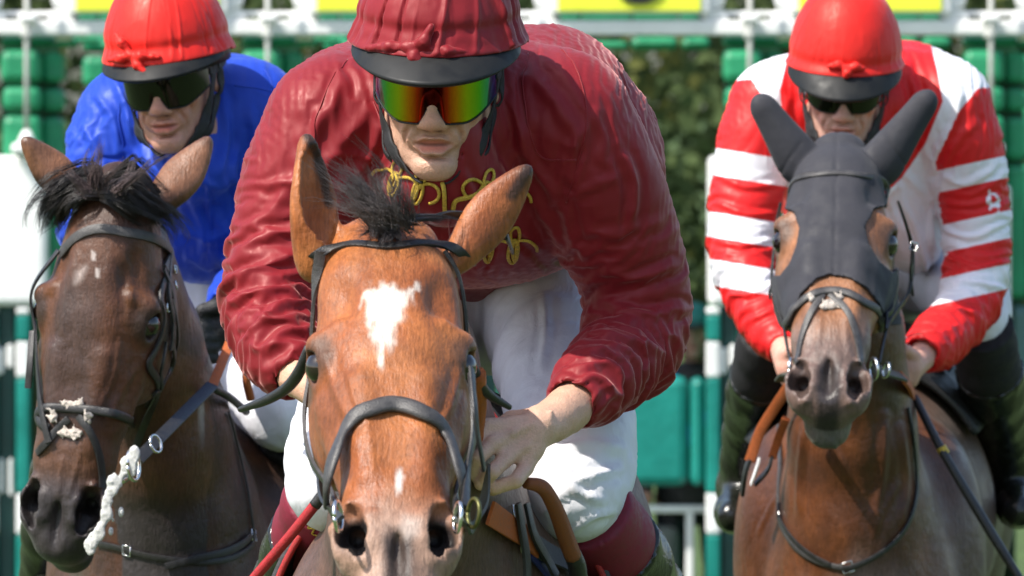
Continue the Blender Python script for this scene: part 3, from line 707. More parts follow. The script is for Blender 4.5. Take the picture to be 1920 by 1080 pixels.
def build_dark_horse():
    poll = P(203, 362, 11.05)
    ears = [((-.066, .01, -.045), P(46, 262, 11.1), (-.35, .9, -.1), .022, 0), ((.074, .005, -.045), P(392, 262, 11.12), (.35, .9, .1), .024, 0)]
    neck = [(235, 480, 11.2, .08, .1), (270, 650, 11.35, .1, .14), (298, 800, 11.45, .122, .18), (318, 960, 11.55, .155, .23), (330, 1150, 11.6, .2, .3)]
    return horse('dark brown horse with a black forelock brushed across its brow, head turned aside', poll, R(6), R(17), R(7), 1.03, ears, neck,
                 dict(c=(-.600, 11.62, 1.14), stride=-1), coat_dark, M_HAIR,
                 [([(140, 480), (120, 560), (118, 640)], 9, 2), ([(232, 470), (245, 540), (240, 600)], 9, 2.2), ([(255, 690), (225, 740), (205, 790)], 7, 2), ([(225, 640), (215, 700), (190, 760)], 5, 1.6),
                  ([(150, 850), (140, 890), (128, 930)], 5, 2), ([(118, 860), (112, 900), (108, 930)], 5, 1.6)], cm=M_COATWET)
HORSE_DARK, SURF_DARK, H_DARK, A_DARK = build_dark_horse()

# --- the hooded bay on the right
def coat_hood(V, h, px, py, Nn):
    n1 = vnoise(V, 12, 6); n2 = vnoise(V, (50, 18, 14), 7); n3 = vnoise(V, (34, 34, 9), 8, 3)
    c = lerp((.070, .022, .007), (.135, .043, .012), sst(-.5, .7, n1 + .4 * n2)); fl = h['l'] > -.5
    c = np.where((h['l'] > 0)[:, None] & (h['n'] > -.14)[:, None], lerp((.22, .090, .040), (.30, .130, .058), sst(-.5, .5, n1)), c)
    mz = sst(.41, .5, h['l'] + n2 * .02 + .03 * sst(.02, .05, np.abs(h['s']))) * fl; c = lerp(c, (.13, .095, .085), mz * .85)
    dk = (1 - sst(.012, .03, np.abs(h['s']) + n2 * .006)) * sst(.5, .54, h['l'] + n2 * .012) * fl; c = lerp(c, (.02, .017, .017), dk * .9)
    c = lerp(c, (.010, .007, .007), sst(0, .35, 1 - np.hypot((np.abs(h['s']) - .047) / .030, (h['l'] - .555) / .042)) * (1 - sst(-.016, -.007, h['n'])) * (h['n'] > -.09) * .6)  # shade of the nostril hollows painted in, more weakly
    c = lerp(c, (.05, .03, .02), sst(0, 1, (1 - np.clip(np.hypot((np.abs(h['s']) - .098) / .036, (h['l'] - .207) / .042), 0, 1)) * 1.6) * .8 * fl)
    chin = sst(.57, .6, h['l']) * fl * (h['n'] < -.07); c = lerp(c, (.14, .13, .11), chin * .6)
    spit_glint = sst(.62, .7, n3) * (V[:, 1] > 12.2); c = lerp(c, (.5, .44, .4), spit_glint * .7)  # pale specks: spit, and wet highlights put into the coat colour
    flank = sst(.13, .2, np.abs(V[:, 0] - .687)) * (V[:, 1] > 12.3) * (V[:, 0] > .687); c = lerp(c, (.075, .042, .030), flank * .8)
    return lerp(c, (.02, .015, .012), 1 - sst(.5, .75, V[:, 2]))
def build_hood_horse():
    poll = P(1573, 272, 12.2)
    ears = [((-.064, .012, -.045), P(1424, 190, 12.22), (-.35, -.85, .2), .0235), ((.07, .012, -.045), P(1742, 182, 12.22), (.35, -.85, .2), .0235)]
    neck = [(1582, 430, 12.35, .08, .11), (1590, 620, 12.45, .105, .15), (1598, 800, 12.52, .122, .18), (1602, 940, 12.58, .14, .22), (1612, 1150, 12.66, .19, .3)]
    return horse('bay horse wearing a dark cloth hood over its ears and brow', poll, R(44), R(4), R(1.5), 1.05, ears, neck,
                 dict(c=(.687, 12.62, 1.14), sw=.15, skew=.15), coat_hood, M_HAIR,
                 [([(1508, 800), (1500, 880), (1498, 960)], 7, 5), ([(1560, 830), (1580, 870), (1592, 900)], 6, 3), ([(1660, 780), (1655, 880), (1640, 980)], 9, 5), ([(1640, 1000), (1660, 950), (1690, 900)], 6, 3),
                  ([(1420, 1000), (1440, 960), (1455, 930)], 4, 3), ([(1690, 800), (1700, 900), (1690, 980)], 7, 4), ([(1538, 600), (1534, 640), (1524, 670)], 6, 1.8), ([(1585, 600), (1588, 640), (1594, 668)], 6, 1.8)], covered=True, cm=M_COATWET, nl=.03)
HORSE_HOOD, SURF_HOOD, H_HOOD, A_HOOD = build_hood_horse()
# ------------------------------------------------------------------ jockeys
M_BLACKCLOTH = m_plain('black_cloth', (.012, .012, .013), .7, .2, 80, .001)
M_HELMET = m_plain('black_helmet', (.010, .011, .011), .55, .15, 40, spec=.3)
M_BOOT = m_plain('boot_leather', (.012, .013, .010), .2, .25, 25, .0012, spec=.55)
M_BREECHES = m_satin('white_breeches', (.74, .74, .78), .55, 0, bsc=.004)
M_SOCK = m_plain('boot_band_black', (.01, .01, .011), .8, .2, 60)
class Frame:
    def __init__(s, c, pitch, yaw, roll, sc=1.0):
        cp, sp = math.cos(pitch), math.sin(pitch); cy, sy = math.cos(yaw), math.sin(yaw); cr, sr = math.cos(roll), math.sin(roll)
        Rz = np.array([[cy, sy, 0], [-sy, cy, 0], [0, 0, 1.]]); Ry = np.array([[cr, 0, sr], [0, 1, 0], [-sr, 0, cr]]); m = Ry @ Rz
        s.M = np.array([m @ V3(1, 0, 0), m @ V3(0, cp, sp), m @ V3(0, -sp, cp)]); s.c = np.asarray(c); s.sc = sc
    def w(s, x, y, z): return s.c + s.sc * (x * s.M[0] + y * s.M[1] + z * s.M[2])
    def W(s, A): return s.c + s.sc * (np.asarray(A) @ s.M)
    def l(s, V): return (V - s.c) @ s.M.T / s.sc
def head_field(f, fr, mouth=.006, jawr=1.0, age=0):
    E = lambda c, r, k=.01, sub=False: f.ell(fr.w(*c), np.asarray(r) * fr.sc, fr.M, k * fr.sc, sub)
    C = lambda pts, k=.006, sub=False: f.chain([(*fr.w(*p[:3]), p[3] * fr.sc) for p in pts], k * fr.sc, sub)
    E((0, .012, .035), (.077, .096, .084)); E((0, -.02, -.03), (.064 * jawr, .074, .08), .02)
    E((0, -.03, -.075), (.043 * jawr, .056, .042), .02)
    for s in (-1, 1):
        C([(s * .056 * jawr, .01, -.055, .016), (s * .044 * jawr, -.03, -.09, .014), (s * .014, -.072, -.108, .012)], .025)
        E((s * .044, -.066, -.028), (.02, .018, .016), .016)
        E((s * .03, -.082, .0), (.016, .012, .011), .01, True); E((s * .03, -.073, -.001), (.0125, .0125, .0125), .002)
        C([(s * .012, -.089, .018, .008), (s * .036, -.083, .02, .007), (s * .052, -.066, .012, .006)], .01)
        E((s * .0135, -.1, -.046), (.0085, .011, .0075), .006)
        E((s * .0075, -.103, -.0545), (.0042, .006, .004), .003, True)
        C([(s * .024, -.092, -.044, .003), (s * .034, -.083, -.060, .0035), (s * .036, -.076, -.077, .002)], .006, True)
        E((s * .03, -.078, -.06), (.012, .012, .016), .014)
        E((s * .076, .012, -.01), (.007, .017, .029), .008); E((s * .082, .008, -.008), (.004, .009, .016), .006, True)
    C([(0, -.088, .012, .008), (0, -.101, -.018, .0085), (0, -.111, -.040, .0115)], .012); E((0, -.112, -.042), (.0125, .011, .0105), .006)
    E((0, -.080, -.106), (.018, .013, .013), .025); E((0, -.088, -.0915), (.018, .005, .003), .01, True)
    C([(0, -.099, -.056, .003), (0, -.097, -.064, .003)], .006, True)
    C([(-.024, -.085, -.0735, .0035), (-.011, -.0945, -.0685, .0048), (0, -.0965, -.0695, .0048), (.011, -.0945, -.0685, .0048), (.024, -.085, -.0735, .0035)], .006)
    C([(-.021, -.086, -.0785, .0035), (-.009, -.094, -.082, .0058), (.009, -.094, -.082, .0058), (.021, -.086, -.0785, .0035)], .006)
    C([(-.024, -.088, -.0745, .0016), (-.01, -.1, -.0748, .0022 + mouth * .2), (.01, -.1, -.0748, .0022 + mouth * .2), (.024, -.088, -.0745, .0016)], .003, True)
    C([(0, .03, -.06, .055), (0, .075, -.15, .06)], .02)
    if age:
        for s in (-1, 1):
            C([(s * .027, -.094, -.046, .0022), (s * .037, -.085, -.062, .003), (s * .040, -.076, -.08, .0022)], .005, True)
            C([(s * .048, -.075, -.045, .002), (s * .055, -.06, -.07, .0028), (s * .05, -.055, -.088, .002)], .006, True)
            C([(s * .03, -.084, -.088, .002), (s * .034, -.078, -.1, .002)], .005, True)
def skin_col(fr, V, base, pale=None):
    h = fr.l(V); n = vnoise(V, 60, 3); x, y, z = h.T
    c = np.tile(np.asarray(base, float), (len(V), 1)) * (1 + .10 * n)[:, None]
    g = lambda cx, cy, cz, r: np.exp(-(((np.abs(x) - cx) / r) ** 2 + ((y - cy) / r) ** 2 + ((z - cz) / r) ** 2))
    c = lerp(c, np.asarray(base) * [1.06, .74, .72], np.clip(g(.04, -.075, -.035, .022) * .6 + g(0, -.113, -.044, .014) * .6 + g(.078, 0, 0, .03) * .5, 0, 1))
    lip = np.exp(-((np.abs(x) / .024) ** 4)) * np.exp(-(((z + .0755) / .009) ** 4)) * (y < -.083)
    c = lerp(c, np.asarray(base) * [.92, .46, .46], lip * .85)
    st = np.exp(-(((z + .09) / .03) ** 2)) * (y < 0) * (1 - lip); c = lerp(c, np.asarray(base) * [.80, .82, .86], st * .6)
    dk = np.clip(np.exp(-(((np.abs(x) - .0078) / .0046) ** 2 + ((z + .0545) / .0034) ** 2)) * (y < -.09) * 1.4 + np.exp(-((x / .021) ** 6)) * np.exp(-(((z + .0750 - .0012 * (np.abs(x) / .02) ** 2) / .0021) ** 2)) * (y < -.082) * 1.2, 0, 1)  # shade of nostrils and parted lips painted into the skin colour
    c = lerp(c, np.asarray(base) * [.22, .12, .12], dk * .9)
    fold = np.exp(-(((np.abs(x) - .036 - (z + .062) * -.12) / .003) ** 2)) * np.exp(-(((z + .063) / .016) ** 2)) * (y < -.06); c = lerp(c, np.asarray(base) * [.72, .58, .55], fold * .6)  # cheek crease darkened, its shade put into the skin colour
    return c
def finger(f, pts, r0, r1, k=.004, nail=True):
    n = len(pts); f.chain([(*p, r0 + (r1 - r0) * i / (n - 1)) for i, p in enumerate(pts)], k)
def sweep_px(f, st, k=.04, e=2.0): f.sweep([(P(a, b, y), w_, d) for a, b, y, w_, d in st], (1, 0, 0), k, e=e)
def limb(f, st, k=.03, mulr=1.0, sub=False): f.chain([(*P(a, b, y), r * mulr) for a, b, y, r in st], k, sub)
def densify(st, n=9): return [tuple(q) for q in spline(st, n)]
def bounds(*sts, pad=.13):
    pts = np.array([P(*s[:3]) for st in sts for s in st]); return pts.min(0) - pad, pts.max(0) + pad
def garment(name, parent, fn, lo, hi, h, mat_, strokes=(), wr=(), attr=None, rel=1, slack=None, sub_=0):
    f = Field(axis(lo[0], hi[0], [], h), axis(lo[1], hi[1], [], h * 1.35), axis(lo[2], hi[2], [], h)); fn(f)
    V, Q = f.mesh(); V = relax(V, Q, rel, .4)
    for amp, sc, sd in wr: V = V + vnormals(V, Q) * (amp * (1 - np.abs(vnoise(V + .03 * vnoise(V, np.asarray(sc) * .6, sd + 5)[:, None], sc, sd, 2)) * 2.2))[:, None]
    if strokes: V = folds(V, Q, strokes)
    if slack: V = slack(V, Q)
    o = npmesh(name, V, Q, parent, mat_, attrs=attr(V, vnormals(V, Q)) if attr else None)
    if sub_: m = o.modifiers.new('smooth', 'SUBSURF'); m.levels = m.render_levels = sub_
    return o
def helmet(fr, root, mt, rim, rx, ry, top, peak, seed, knot, flare=.004, band=.16, pleat=.0022, rough_=.0008):
    # padded shell, silk cover with gathers above the tie, stiff peak, knot
    h = thing_part('helmet', root)
    nu, nv = 320, 90; u = np.linspace(0, 2 * np.pi, nu, endpoint=False); v = np.linspace(0, 1, nv); U, Vv = np.meshgrid(u, v)
    ph = Vv * np.pi / 2; cr = np.cos(ph) ** .8
    rng = np.random.default_rng(seed); pl = np.zeros_like(U)
    for _ in range(44):
        a, wd, am = rng.random() * 6.283, .014 + .04 * rng.random() ** 2, rng.normal() * pleat
        d = np.angle(np.exp(1j * (U - a - .25 * (rng.random() - .5) * Vv * 4))); l0 = rng.random() * .5 + .15
        pl += am * np.exp(-(d / wd) ** 2) * np.exp(-((Vv - band) / l0) ** 2) * sst(0, .04, Vv)
    cz = rim + .010 * np.cos(U - np.pi / 2 * 0)[:] * 0
    rr = 1 + (-.03 * np.exp(-((Vv - band) / .045) ** 2) + flare * 10 * np.exp(-(Vv / .06) ** 2))
    X = rx * cr * np.cos(U) * rr; Y = ry * cr * np.sin(U) * rr; Z = rim + (top - rim) * np.sin(ph) ** 1.05
    N = np.stack([X / rx ** 2, Y / ry ** 2, (Z - rim) / (top - rim) ** 2 + .0001], -1); N /= np.linalg.norm(N, axis=-1, keepdims=True)
    A = np.stack([X, Y, Z], -1); nn = vnoise(A.reshape(-1, 3), (30, 30, 18), seed, 3).reshape(U.shape)
    A = A + N * (pl + rough_ * (1 - 2 * np.abs(nn)) * (1.2 - Vv))[..., None]
    # the rim is higher at the front than over the ears
    A[..., 2] += (1 - Vv) ** 2 * (-.012 * np.abs(np.sin(U)) * (np.sin(U) > 0) + .004 * (np.sin(U) < 0))
    V = A.reshape(-1, 3); I = np.arange(nu * nv).reshape(nv, nu)
    Q = np.stack([I[:-1], np.roll(I[:-1], -1, 1), np.roll(I[1:], -1, 1), I[1:]], -1).reshape(-1, 4)
    cap = npmesh('silk_cap', fr.W(V), Q, h, mt)
    cap.modifiers.new('thick', 'SOLIDIFY').thickness = .004
    sv, sq = uvsphere((0, .012, .035), 1, 40, 24, (rx * .93, ry * .93, (top - .035) * .95)); keep = sv[:, 2] > rim - .034 + .0; 
    sv[:, 2] = np.maximum(sv[:, 2], rim - .02)
    npmesh('helmet_shell', fr.W(sv), sq, h, M_HELMET)
    # peak
    na, nr = 40, 10; V = []
    for i in range(na + 1):
        a = -np.pi / 2 + (i / na - .5) * R(152); q = math.cos((i / na - .5) * math.pi) ** .7
        for j in range(nr + 1):
            t = j / nr; ex = peak[0] * q * t
            V.append(((rx * 1.0 + ex * .30) * math.cos(a), (ry * 1.0 + ex) * math.sin(a), rim + .004 - peak[1] * q * t ** 1.25 - .006 * t))
    Q = [(i * (nr + 1) + j, (i + 1) * (nr + 1) + j, (i + 1) * (nr + 1) + j + 1, i * (nr + 1) + j + 1) for i in range(na) for j in range(nr)]
    p = npmesh('peak', fr.W(np.array(V)), np.array(Q), h, M_HELMET); sm = p.modifiers.new('thick', 'SOLIDIFY'); sm.thickness = .006; sm.offset = 0
    # knot and band
    f = None
    kn = [fr.w(*q) for q in knot]; ax = np.array(kn)
    f = Field(*[axis(ax[:, i].min() - .035, ax[:, i].max() + .035, [], .0022) for i in range(3)])
    f.ell(kn[0], (.010, .008, .009), k=.004)
    for a, b in zip(kn[1::2], kn[2::2]): f.chain([(*kn[0], .004), (*a, .0085), (*b, .005)], .006)
    V, Q = f.mesh(); V = V + vnormals(V, Q) * (.0014 * vnoise(V, 140, seed))[:, None]
    npmesh('knot', V, Q, h, mt)
    return h
def thing_part(name, root):
    o = bpy.data.objects.new(name, None); COL.objects.link(o); o.parent = root; o.empty_display_size = .05; return o
def goggles(fr, root, lens, rx=.082, ry=.108, zt=.017, zb=-.041, notch=-.016, fm=None, amax=76):
    g = thing_part('goggles', root); na, nz_ = 72, 16; V = []
    for i in range(na + 1):
        a = R(-amax + 2 * amax * i / na); s = abs(math.sin(a)); x = rx * math.sin(a)
        bot = zb * (1 - .0 * s) + .030 * max(0, (s - .5) / .5) ** 1.7
        nb = math.exp(-(x / .0125) ** 4); bot = bot * (1 - nb) + notch * nb
        tp = zt - .004 * s
        for j in range(nz_ + 1):
            t = j / nz_; z = tp + (bot - tp) * t
            ryy = ry * (1 + .02 * math.sin(t * 3.14)) + .006 * (1 - t) 
            V.append((x, -ryy * math.cos(a) ** .9 + .0 - .004, z))
    Q = [(i * (nz_ + 1) + j, i * (nz_ + 1) + j + 1, (i + 1) * (nz_ + 1) + j + 1, (i + 1) * (nz_ + 1) + j) for i in range(na) for j in range(nz_)]
    V = np.array(V); o = npmesh('lens', fr.W(V), np.array(Q), g, lens, attrs={'gx': V[:, 0] / rx, 'gz': (V[:, 2] - zb) / (zt - zb)})
    o.modifiers.new('thick', 'SOLIDIFY').thickness = .0022
    I = np.arange((na + 1) * (nz_ + 1)).reshape(na + 1, nz_ + 1); W = fr.W(V)
    fmt = fm or M_BLACKCLOTH
    Vt, Ft = tube_geo(W[I[::3, 0]], .0032 * fr.sc, sides=6); pymesh('frame', Vt, Ft, g, fmt, True)
    Vt, Ft = tube_geo(W[I[::2, -1]], .0012 * fr.sc, sides=6); pymesh('frame', Vt, Ft, g, fmt, True)
    for s, i in ((-1, 0), (1, na)):
        a0 = V[I[i, 3]]; pts = [fr.w(*a0), fr.w(s * .0815, -.012, .006), fr.w(s * .083, .03, .008), fr.w(s * .08, .075, .012)]
        n = np.array([fr.M[0] * s] * 20); c = spline(pts, 20); Vt, Ft = tube_geo(c, .009 * fr.sc, n, .18, 8, 3); pymesh('strap', Vt, Ft, g, fmt, True)
    return g
def chin_strap(fr, root, pts, wd, surf, name='chin_strap', m=None):
    c = spline([fr.w(*p) for p in pts], 46); N = []
    for i in range(len(c)):
        h = surf.t.find_nearest(Vector(c[i])); q, nn = np.array(h[0]), np.array(h[1]); dl = (c[i] - q) @ nn
        if dl < .004: c[i] = q + nn * .004
        N.append(nn)
    V, F = tube_geo(c, wd / 2, np.array(N), .003 / wd * 2 * .6, 8, 3); return pymesh(name, V, F, root, m or M_BLACKCLOTH, True)
def lens_plain(name, c):
    return mat(name, c, .08, spec=.35)
def lens_mirror():
    m = mat('mirror_lens', (.5, .5, .1), .10, metal=.9); N, L, b = nodes(m)
    a = N.new('ShaderNodeAttribute'); a.attribute_name = 'gx'; ab = N.new('ShaderNodeMath'); ab.operation = 'ABSOLUTE'; L.new(a.outputs['Fac'], ab.inputs[0])
    r = N.new('ShaderNodeValToRGB'); L.new(ab.outputs[0], r.inputs[0]); e = r.color_ramp.elements
    e[0].position = .12; e[0].color = (.03, .002, .002, 1); e[1].position = 1; e[1].color = (.04, .06, .5, 1)
    for p, c in ((.24, (.45, .03, .005)), (.38, (.62, .2, .008)), (.55, (.42, .5, .012)), (.74, (.12, .48, .02)), (.86, (.02, .34, .2)), (.93, (.03, .16, .6))):
        q = e.new(p); q.color = (*c, 1)
    L.new(r.outputs[0], b.inputs['Base Color']); bump(m, [(nz(m, 30, 2), 1)], .0006)
    b.inputs['Emission Strength'].default_value = 0
    return m

# ============ the jockey in maroon, in the middle
M_MAROON = m_satin('maroon_satin', (.20, .010, .016), .50, .0, tint=(1, .66, .62), bsc=.0008, sheen=.46, shc=(1, .50, .47))
M_MAROONBAND = m_plain('maroon_band', (.19, .008, .028), .6, .15, 120, .0006)
M_GOLD = m_plain('gold_braid', (.62, .42, .06), .38, .3, 300, .001, metal=.5)
M_SKIN = m_skin('skin')
def jockey_mid():
    fr = Frame(P(821, 142, 9.0), R(11), R(3), R(1), 1.05)
    torso = [(838, 215, 9.12, .11, .085), (845, 262, 9.24, .205, .145), (855, 292, 9.42, .215, .155), (880, 350, 9.62, .185, .14), (905, 420, 9.8, .16, .13)]
    armL = densify([(612, 238, 9.13, .088), (555, 400, 9.12, .078), (505, 560, 9.06, .060), (520, 640, 8.98, .052), (545, 690, 8.92, .040)])
    armR = densify([(1062, 232, 9.13, .09), (1142, 400, 9.18, .082), (1193, 540, 9.22, .066), (1188, 640, 9.2, .063), (1125, 705, 9.05, .049), (1092, 742, 8.97, .040)], 12)
    foreR = densify([(1160, 660, 9.15, .038), (1085, 750, 8.97, .034), (1040, 786, 8.9, .0275)], 5)
    foreL = [(520, 640, 8.98, .036), (560, 705, 8.9, .028), (600, 735, 8.86, .027)]
    thR = densify([(1020, 560, 9.85, .1), (1058, 700, 9.5, .088), (1076, 830, 9.28, .077), (1075, 925, 9.15, .066)], 8)
    thL = densify([(760, 560, 9.85, .1), (690, 760, 9.5, .088), (630, 905, 9.13, .068)], 8)
    shR = densify([(1085, 935, 9.15, .060), (1150, 1022, 9.27, .062), (1225, 1160, 9.5, .055), (1270, 1290, 9.7, .046)], 8)
    shL = densify([(625, 905, 9.15, .060), (588, 1010, 9.3, .060), (540, 1140, 9.5, .054), (510, 1290, 9.7, .046)], 8)
    footR, footL = [(1272, 1300, 9.7, .042), (1262, 1345, 9.55, .04), (1252, 1350, 9.45, .034)], [(508, 1300, 9.7, .042), (520, 1345, 9.55, .04), (528, 1350, 9.45, .034)]
    # body
    lo, hi = bounds(torso, armL, armR, thR, shR, footR, footL, shL, pad=.14); hi[2] = fr.w(0, 0, .13)[2] + .02
    hc = fr.c; hd = P(930, 840, 8.85)
    X = axis(lo[0], hi[0], [(hc[0] - .09, hc[0] + .1, .0024), (hd[0] - .1, hd[0] + .11, .0024)], .014)
    Y = axis(min(lo[1], 8.74), hi[1], [(hc[1] - .13, hc[1] + .03, .0024), (hd[1] - .09, hd[1] + .07, .003)], .016)
    Z = axis(lo[2], hi[2], [(hc[2] - .14, hc[2] + .05, .0024), (hd[2] - .07, hd[2] + .09, .0024)], .016)
    f = Field(X, Y, Z)
    sweep_px(f, [(a, b, y, w_ * .72, d * .7) for a, b, y, w_, d in torso], .03)
    limb(f, armL, .02, .6); limb(f, armR[:8], .02, .6); limb(f, foreR, .008); limb(f, foreL, .01)
    for t in (thR, thL, shR, shL, footR, footL): limb(f, t, .03, .58)
    head_field(f, fr, .03, age=1)
    # hand on the rein: back of the hand up, fingers folded under, thumb behind
    q = lambda x, y, d: P(x, y, 8.85 + d)
    f.chain([(*q(1045, 783, .05), .0265), (*q(1012, 800, .02), .026), (*q(990, 815, 0), .025)], .015)
    for (kx, ky, kd), (rr) in (((915, 800, -.03), .0125), ((922, 832, -.045), .0125), ((945, 862, -.045), .012), ((985, 878, -.03), .0115)):
        f.chain([(*q(1010, 802, .005), .020), (*q((kx + 1010) / 2, (ky + 806) / 2, -.012), .0150), (*q(kx, ky, kd), rr)], .010)
    f.chain([(*q(1044, 806, .03), .012), (*q(1038, 803, .02), .011)], .012)
    finger(f, [q(912, 801, -.03), q(884, 838, -.05), q(880, 870, -.03), q(902, 874, -.008)], .0120, .0098, .002)
    finger(f, [q(922, 834, -.045), q(896, 858, -.066), q(884, 888, -.05), q(903, 894, -.02)], .0115, .0095, .002)
    finger(f, [q(946, 863, -.045), q(922, 886, -.068), q(902, 906, -.055), q(912, 910, -.02)], .0112, .0092, .002)
    finger(f, [q(985, 878, -.03), q(967, 902, -.058), q(930, 914, -.056), q(924, 918, -.03)], .0110, .0090, .002)
    finger(f, [q(1010, 785, .035), q(960, 790, .055), q(915, 815, .05), q(886, 828, .035)], .0165, .0105)
    f.chain([(*q(1000, 795, -.021), .002), (*q(960, 812, -.034), .003), (*q(938, 824, -.042), .002)], .008)
    f.chain([(*q(1010, 805, -.018), .002), (*q(985, 838, -.03), .003), (*q(960, 858, -.042), .002)], .008)
    f.chain([(*q(1035, 770, -.002), .002), (*q(1010, 822, -.018), .003), (*q(998, 852, -.026), .002)], .008)
    V, Q = f.mesh(); V = relax(V, Q, 1, .35)
    pale = (.60, .345, .235)
    c = skin_col(fr, V, pale); hz = np.exp(-(((V - hd) / .1) ** 2).sum(1)); c = lerp(c, (.64, .40, .29), np.clip(hz * 1.6, 0, 1))
    body = npmesh('person', V, Q, None, M_SKIN, col=c)
    tag(body, 'jockey in shiny maroon silks with gold braid, maroon cap and rainbow mirrored goggles', 'person', 'jockeys riding the racehorses')
    sf = Surf(body)
    # jacket
    def jk(f):
        sweep_px(f, torso, .03, 2.5)
        f.cap(P(640, 232, 9.16), P(1045, 224, 9.16), .094, .094, .06)
        f.ell(P(1000, 215, 9.4), (.15, .2, .135), k=.05); f.ell(P(690, 235, 9.4), (.14, .2, .12), k=.05)
        f.ell(P(860, 375, 9.3), (.185, .2, .125), k=.06); f.ell(P(945, 435, 9.42), (.13, .2, .06), k=.05)
        limb(f, armL, .035); limb(f, armR, .035)
        f.ell(P(1165, 330, 9.42), (.065, .13, .12), k=.04)
        f.ell(P(836, 262, 9.0), (.062, .07, .075), k=.03); f.ell(P(834, 352, 9.03), (.085, .075, .055), k=.04)
        limb(f, [(1100, 735, 8.98, .044), (1080, 748, 8.96, .040)], .012)
        limb(f, [(1040, 775, 8.89, .030), (1083, 750, 8.965, .033)], .004, sub=True)
        limb(f, [(575, 735, 8.86, .030), (548, 698, 8.92, .03)], .004, sub=True)
        f.ell(fr.w(0, -.03, -.085), (.052, .06, .04), fr.M, .01, True)
    lo, hi = bounds(torso, armL, armR, pad=.125); lo[2] = min(lo[2], P(0, 820, 8.97)[2]); lo[1] = min(lo[1], 8.83)
    st = [  # folds seen on the silk
        ([(600, 330), (640, 270), (690, 215)], 12, 6), ([(570, 260), (610, 215), (640, 160)], 12, 5), ([(555, 300), (590, 260), (600, 215)], 9, 4),
        ([(640, 350), (690, 300), (715, 240)], 10, 6), ([(690, 345), (722, 300), (735, 260)], 8, 5), ([(610, 300), (660, 290), (710, 300)], 7, 4),
        ([(520, 400), (560, 330), (600, 280)], 12, 5), ([(505, 350), (540, 340), (580, 360)], 8, 4), ([(480, 420), (520, 380), (530, 330)], 9, 4),
        ([(452, 470), (500, 440), (560, 430)], 10, 5), ([(440, 520), (490, 500), (560, 470)], 10, 6), ([(440, 560), (500, 545), (560, 540)], 9, 6),
        ([(470, 575), (510, 600), (560, 590)], 8, 6), ([(480, 620), (520, 570), (560, 560)], 9, 5), ([(500, 660), (530, 620), (570, 610)], 8, 5), ([(455, 640), (490, 650), (540, 640)], 9, 5),
        ([(475, 600), (480, 640), (495, 690)], 7, 4), ([(530, 690), (545, 660), (570, 640)], 6, 4),
        ([(870, 330), (900, 400), (905, 470)], 9, 5), ([(930, 350), (960, 300), (990, 230)], 11, 6), ([(985, 250), (1000, 310), (1040, 360)], 10, 5), ([(960, 190), (975, 250), (985, 310)], 9, 5),
        ([(1000, 150), (1040, 190), (1075, 250)], 14, 5), ([(1040, 260), (1075, 275), (1110, 250)], 10, 4), ([(1060, 300), (1085, 255), (1120, 215)], 10, 5), ([(1120, 230), (1135, 260), (1125, 300)], 7, 4),
        ([(1065, 345), (1075, 290), (1080, 250)], 6, 4), ([(1080, 350), (1095, 300), (1100, 265)], 6, 4), ([(1050, 340), (1055, 300), (1062, 270)], 5, 3.5),
        ([(1070, 370), (1110, 350), (1165, 330)], 9, 4), ([(1175, 300), (1190, 350), (1185, 420)], 9, 7), ([(1060, 400), (1075, 450), (1110, 490)], 10, 5), ([(1090, 430), (1150, 440), (1230, 420)], 10, 3.5),
        ([(1125, 500), (1190, 520), (1260, 500)], 10, 4), ([(1130, 560), (1200, 590), (1270, 580)], 11, 5), ([(1120, 620), (1180, 640), (1250, 660)], 10, 6), ([(1110, 660), (1150, 650), (1210, 680)], 8, 6),
        ([(1090, 690), (1140, 680), (1180, 720)], 7, 6), ([(1085, 715), (1120, 705), (1160, 740)], 6, 5), ([(1105, 760), (1125, 735), (1150, 725)], 5, 4), ([(1125, 770), (1145, 745), (1165, 735)], 5, 4), ([(1172, 700), (1180, 730), (1172, 765)], 7, -7),
        ([(1000, 380), (1030, 420), (1060, 470)], 10, 5), ([(940, 400), (985, 440), (1030, 480)], 10, 4)]
    st = [(p, w_ * 1.1, m * .8) for p, w_, m in st]
    def slack(V, Q):
        U, gu, g0 = arm_dirs(V, vnormals(V, Q), [armL, armR], 1.0, .22, .04, .10, .03, (1, 0, .35))
        return drape(V, Q, U, gu, g0, seed=4, bend=.10, it=300, lo=.008, hi=.016)
    j = garment('silk_jacket', body, jk, lo, hi, .0056, M_MAROON, st, (), slack=slack, sub_=1)
    sj = Surf(j)
    for pts in ([(652, 112), (612, 170), (590, 250), (598, 330), (618, 400)], [(1052, 92), (1088, 150), (1100, 230), (1082, 310), (1062, 380)], [(700, 190), (740, 300), (760, 420)], [(838, 330), (842, 420), (848, 500)], [(990, 100), (985, 200), (1010, 290), (1080, 300)]):
        strap('seam', sj, pts, .0024, .002, j, M_MAROON, 60, off=.0004, e=2)
    # gold frogging
    def loops(ctr, sx, sy, rot, turns):
        pts = []
        for cx, cy, rx_, ry_, a0, a1 in turns:
            for t in np.linspace(a0, a1, 12):
                x, y = cx + rx_ * math.cos(t), cy + ry_ * math.sin(t); pts.append((ctr[0] + sx * (x * math.cos(rot) - y * math.sin(rot)), ctr[1] + sy * (x * math.sin(rot) + y * math.cos(rot))))
        return pts
    tr = [(-48, 8, 26, 20, 3.3, 6.0), (-28, 12, 9, 22, 2.0, 8.6), (-28, -18, 9, 16, 1.8, 7.6), (-4, 10, 22, 16, 3.4, 6.2), (18, 16, 9, 22, 2.0, 8.6), (18, -14, 9, 16, 1.8, 7.6), (38, 14, 20, 18, 3.4, 7.6)]
